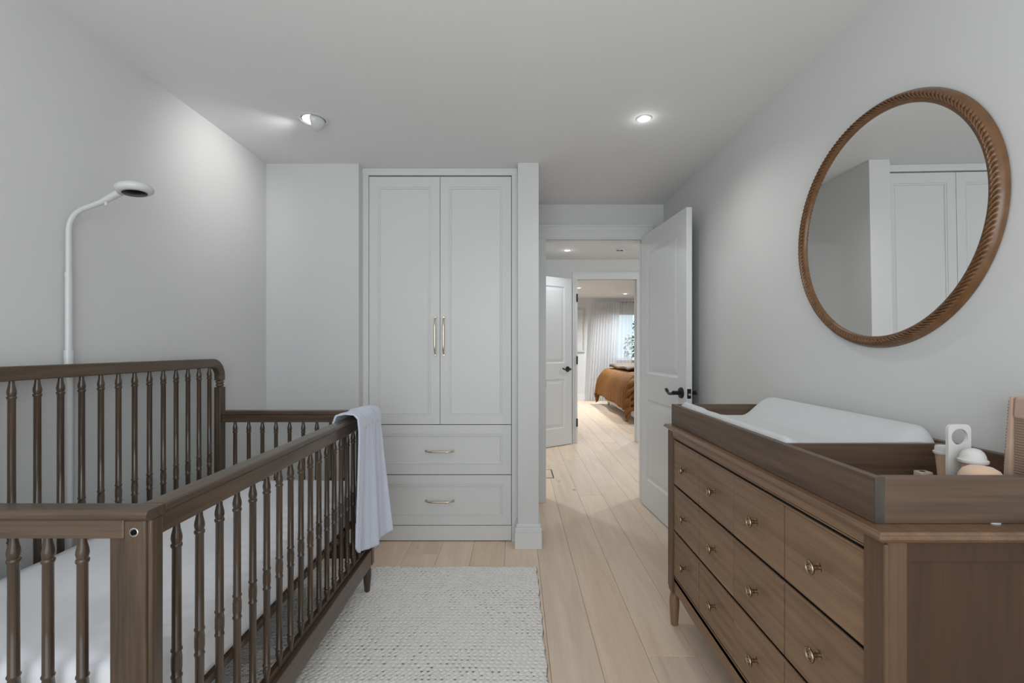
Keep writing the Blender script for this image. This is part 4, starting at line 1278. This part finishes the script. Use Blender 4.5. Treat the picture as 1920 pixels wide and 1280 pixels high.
# flush floor vent in the hall
fv = thing('floor_vent', 'flush wooden floor vent with a black outline in the hall floor', 'vent', (0.205, 4.285, 0.0))
b_ = B(); b_.box(0.055, 0.355, 4.14, 4.15, 0.0002, 0.0016); b_.box(0.055, 0.355, 4.42, 4.43, 0.0002, 0.0016); b_.box(0.345, 0.355, 4.15, 4.42, 0.0002, 0.0016); b_.box(0.055, 0.065, 4.15, 4.42, 0.0002, 0.0016)
b_.build('black_frame', M['lens_black'], fv)
B().box(0.065, 0.345, 4.15, 4.42, 0.0002, 0.001).build('wooden_insert', M['plank'], fv)

# ================================================================== BEDROOM
win = struct(B().box(2.15, 3.6, YB + 0.02, YB + 0.07, 0.92, 0.96).box(2.15, 3.6, YB + 0.02, YB + 0.07, 1.92, 1.96).box(2.15, 2.19, YB + 0.02, YB + 0.07, 0.96, 1.92).box(3.56, 3.6, YB + 0.02, YB + 0.07, 0.96, 1.92).box(2.86, 2.90, YB + 0.02, YB + 0.07, 0.96, 1.92).build('window_1', M['trim'], bevel=0.002), 'white framed bedroom window behind sheer curtains', 'window')
B().box(2.19, 2.86, YB + 0.04, YB + 0.046, 0.96, 1.92).build('window_pane', M['pane'], win)
B().box(2.90, 3.56, YB + 0.04, YB + 0.046, 0.96, 1.92).build('window_pane', M['pane'], win)
B().box(2.10, 3.65, YB - 0.04, YB + 0.03, 0.90, 0.925).build('window_sill', M['trim'], win, bevel=0.003)
rod = thing('curtain_rod', 'thin grey curtain rod above the bedroom window', 'curtain rod', (2.7, YB - 0.06, 2.19))
b_ = B(); b_.tube([(2.25, YB - 0.07, 2.195), (4.0, YB - 0.07, 2.195)], 0.011, 10); b_.build('rod', plain('rod_metal', (0.25, 0.25, 0.25), 0.4, metal=1), rod, smooth=True)
for x in (2.28, 2.95, 3.98): B().box(x - 0.006, x + 0.006, YB - 0.07, YB, 2.185, 2.203).build('bracket', M['steel'], rod)
def curtain(x0t, x1t, x0b, x1b, zt_, zb2, folds, mat, label, ydep=0.03, yc=YB - 0.10):
    b_ = B()
    rnd = random.Random(int(x0t * 100))
    ph = [rnd.uniform(-0.6, 0.6) for _ in range(8)]
    def fn(u, v):
        xt = x0t + (x1t - x0t) * u; xb = x0b + (x1b - x0b) * u
        x = xt + (xb - xt) * v
        wv = math.sin(u * folds * 2 * PI + ph[0] + 0.8 * math.sin(v * 2 + ph[1])) + 0.4 * math.sin(u * folds * 3.7 * PI + ph[2])
        return (x + 0.006 * math.sin(u * folds * 4 * PI), yc + ydep * wv * (0.5 + 0.5 * v), zt_ + (zb2 - zt_) * v + (0.012 * math.sin(u * folds * 2 * PI) if v == 1 else 0))
    b_.grid(fn, 140, 12)
    o = b_.build('curtain', mat, None, smooth=True, angle=180)
    tag(o, label, 'curtain')
curtain(1.72, 2.32, 1.60, 2.22, 2.20, 0.012, 11, M['sheer'], 'gathered white sheer curtain left of the bedroom window, reaching the floor')
curtain(2.30, 2.62, 2.24, 2.58, 2.20, 0.012, 4, M['sheer_thin'], 'thin white voile curtain hanging across the bedroom window', 0.02, YB - 0.085)
pic = thing('picture_frame', 'pale framed print on the bedroom far wall left of the curtain', 'picture', (1.40, YB, 1.58))
b_ = B()
for bx in ((1.20, 1.56, 2.02, 2.06), (1.20, 1.56, 1.08, 1.12), (1.20, 1.235, 1.12, 2.02), (1.525, 1.56, 1.12, 2.02)):
    b_.box(bx[0], bx[1], YB - 0.03, YB - 0.001, bx[2], bx[3])
b_.build('frame', M['picframe'], pic, bevel=0.003)
B().box(1.235, 1.525, YB - 0.012, YB - 0.004, 1.12, 2.02).build('print', M['picture'], pic)

BX0, BY0, BY1 = 1.86, 7.15, 9.45
bed = thing('bed', 'low white upholstered bed with its foot end towards the bedroom doorway', 'bed', (2.9, 8.3, 0))
B().box(BX0 + 0.03, 4.1, BY0 + 0.06, BY1 - 0.04, 0.07, 0.36).build('bed_base', M['bed_white'], bed, bevel=0.015)
b_ = B(); rounded_box(b_, BX0 + 0.02, 4.08, BY0 + 0.05, BY1 - 0.03, 0.361, 0.69, 0.05); b_.build('bed_mattress', M['bed_white'], bed, smooth=True, angle=80)
lsrc = None
for x in (BX0 + 0.06, 3.95):
    for y in (BY0 + 0.10, BY1 - 0.10):
        if lsrc is None:
            lb = B(); lb.lathe([(0.022, 0.0), (0.03, 0.07)], (0, 0, 0), 'z', 12)
            lsrc = lb.build('leg', M['steel'], bed, local=True, smooth=True); lsrc.location = (x - 2.9, y - 8.3, 0)
        else: copy_part(lsrc, bed, (x - 2.9, y - 8.3, 0))
def quilt():
    b_ = B()
    da = 0.50
    A = 2.0; Bl = BY1 - BY0
    top = 0.705
    def fn(u, v):
        a = -da + (A + da) * u
        b0 = -0.50 + (Bl + 1.0) * v
        oa = max(0, -a); ob = max(0, -b0); oc = max(0, b0 - Bl)
        x = BX0 + max(0, a) - 0.05 * min(1, oa / 0.15) - 0.06 * oa
        y = BY0 + min(Bl, max(0, b0)) - 0.04 * min(1, ob / 0.15) + 0.04 * min(1, oc / 0.15)
        drop = math.hypot(oa, max(ob, oc)) if (ob or oc) and oa else oa + ob + oc
        z = max(top - drop * 0.98, 0.025 + 0.02 * abs(math.sin(a * 9 + b0 * 7)))
        # corner flare
        if oa and (ob or oc):
            x -= 0.10 * oa; y += (-0.10 * ob + 0.05 * oc)
        # channels run along x and down the foot
        rib = abs(math.sin(PI * b0 / 0.105)) ** 0.45 * 0.062
        rnd = math.exp(-((a) / 0.06) ** 2) * 0.02
        wv = 0.02 * math.sin(b0 * 6) * min(1, oa / 0.3) + 0.03 * math.sin(a * 16) * min(1, ob / 0.25)
        if drop > 0.02:
            if oa >= ob: x -= rib + wv
            else: y -= rib + 0.03 * math.sin(a * 16) * min(1, ob / 0.25)
        else:
            z += rib - rnd
        return (x, y, z)
    b_.grid(fn, 60, 420)
    o = b_.build('quilt', M['quilt'], None, smooth=True, angle=60, solid=0.012)
    tag(o, 'amber channel-quilted velvet bedspread hanging over the foot of the bed', 'quilt')
    b_ = B()
    def f2(u, v):
        a = 0.06 + 1.1 * u; b0 = 0.62 + 0.35 * u + (Bl - 0.80 - 0.35 * u) * v
        z = 0.805 + 0.012 * math.sin(v * 9 + u * 4) + 0.020 * abs(math.sin(b0 * PI / 0.105)) ** 0.5 * 1.8
        e = min(u, 1 - u, v, 1 - v)
        z -= 0.010 * max(0, 1 - e / 0.12)
        return (BX0 + a, BY0 + b0, z)
    b_.grid(f2, 40, 200)
    o = b_.build('folded_throw', M['quilt_fold'], None, smooth=True, angle=60, solid=0.03)
    tag(o, 'darker bronze throw folded on top of the amber bedspread', 'throw')
quilt()
# outside the bedroom window
struct(B().box(-2, 8, YB + 0.3, YB + 8, -0.4, -0.3).build('ground', M['ground']), 'bare ground outside the bedroom window', 'ground')
sh = thing('shrub', 'leafy green shrub outside the bedroom window', 'shrub', (3.75, 12.6, -0.3))
b_ = B()
rn = random.Random(11)
for i in range(2200):
    th = rn.uniform(0, 2 * PI); rr_ = rn.random() ** 0.5
    zz = rn.uniform(0, 1)
    rad_ = 0.75 * math.sin(PI * (0.15 + 0.8 * zz)) * rr_
    p = Vector((3.75 + rad_ * math.cos(th), 12.6 + rad_ * 0.7 * math.sin(th), 0.2 + 2.1 * zz))
    d1_ = Vector((rn.uniform(-1, 1), rn.uniform(-1, 1), rn.uniform(-1, 1))).normalized()
    d2_ = d1_.cross(Vector((rn.uniform(-1, 1), rn.uniform(-1, 1), rn.uniform(-1, 1)))).normalized()
    L1, L2 = 0.05, 0.022
    vs = [b_.bm.verts.new(p + q) for q in (-d1_ * L1, d2_ * L2, d1_ * L1, -d2_ * L2)]
    b_.bm.faces.new(vs)
fo = b_.build('foliage', M['leaf'], sh); fo['kind'] = 'stuff'
b_ = B(); b_.tube([(3.75, 12.6, -0.3), (3.78, 12.6, 0.6), (3.70, 12.6, 1.5)], [0.05, 0.035, 0.015], 8); b_.build('stem', M['bark'], sh, smooth=True)
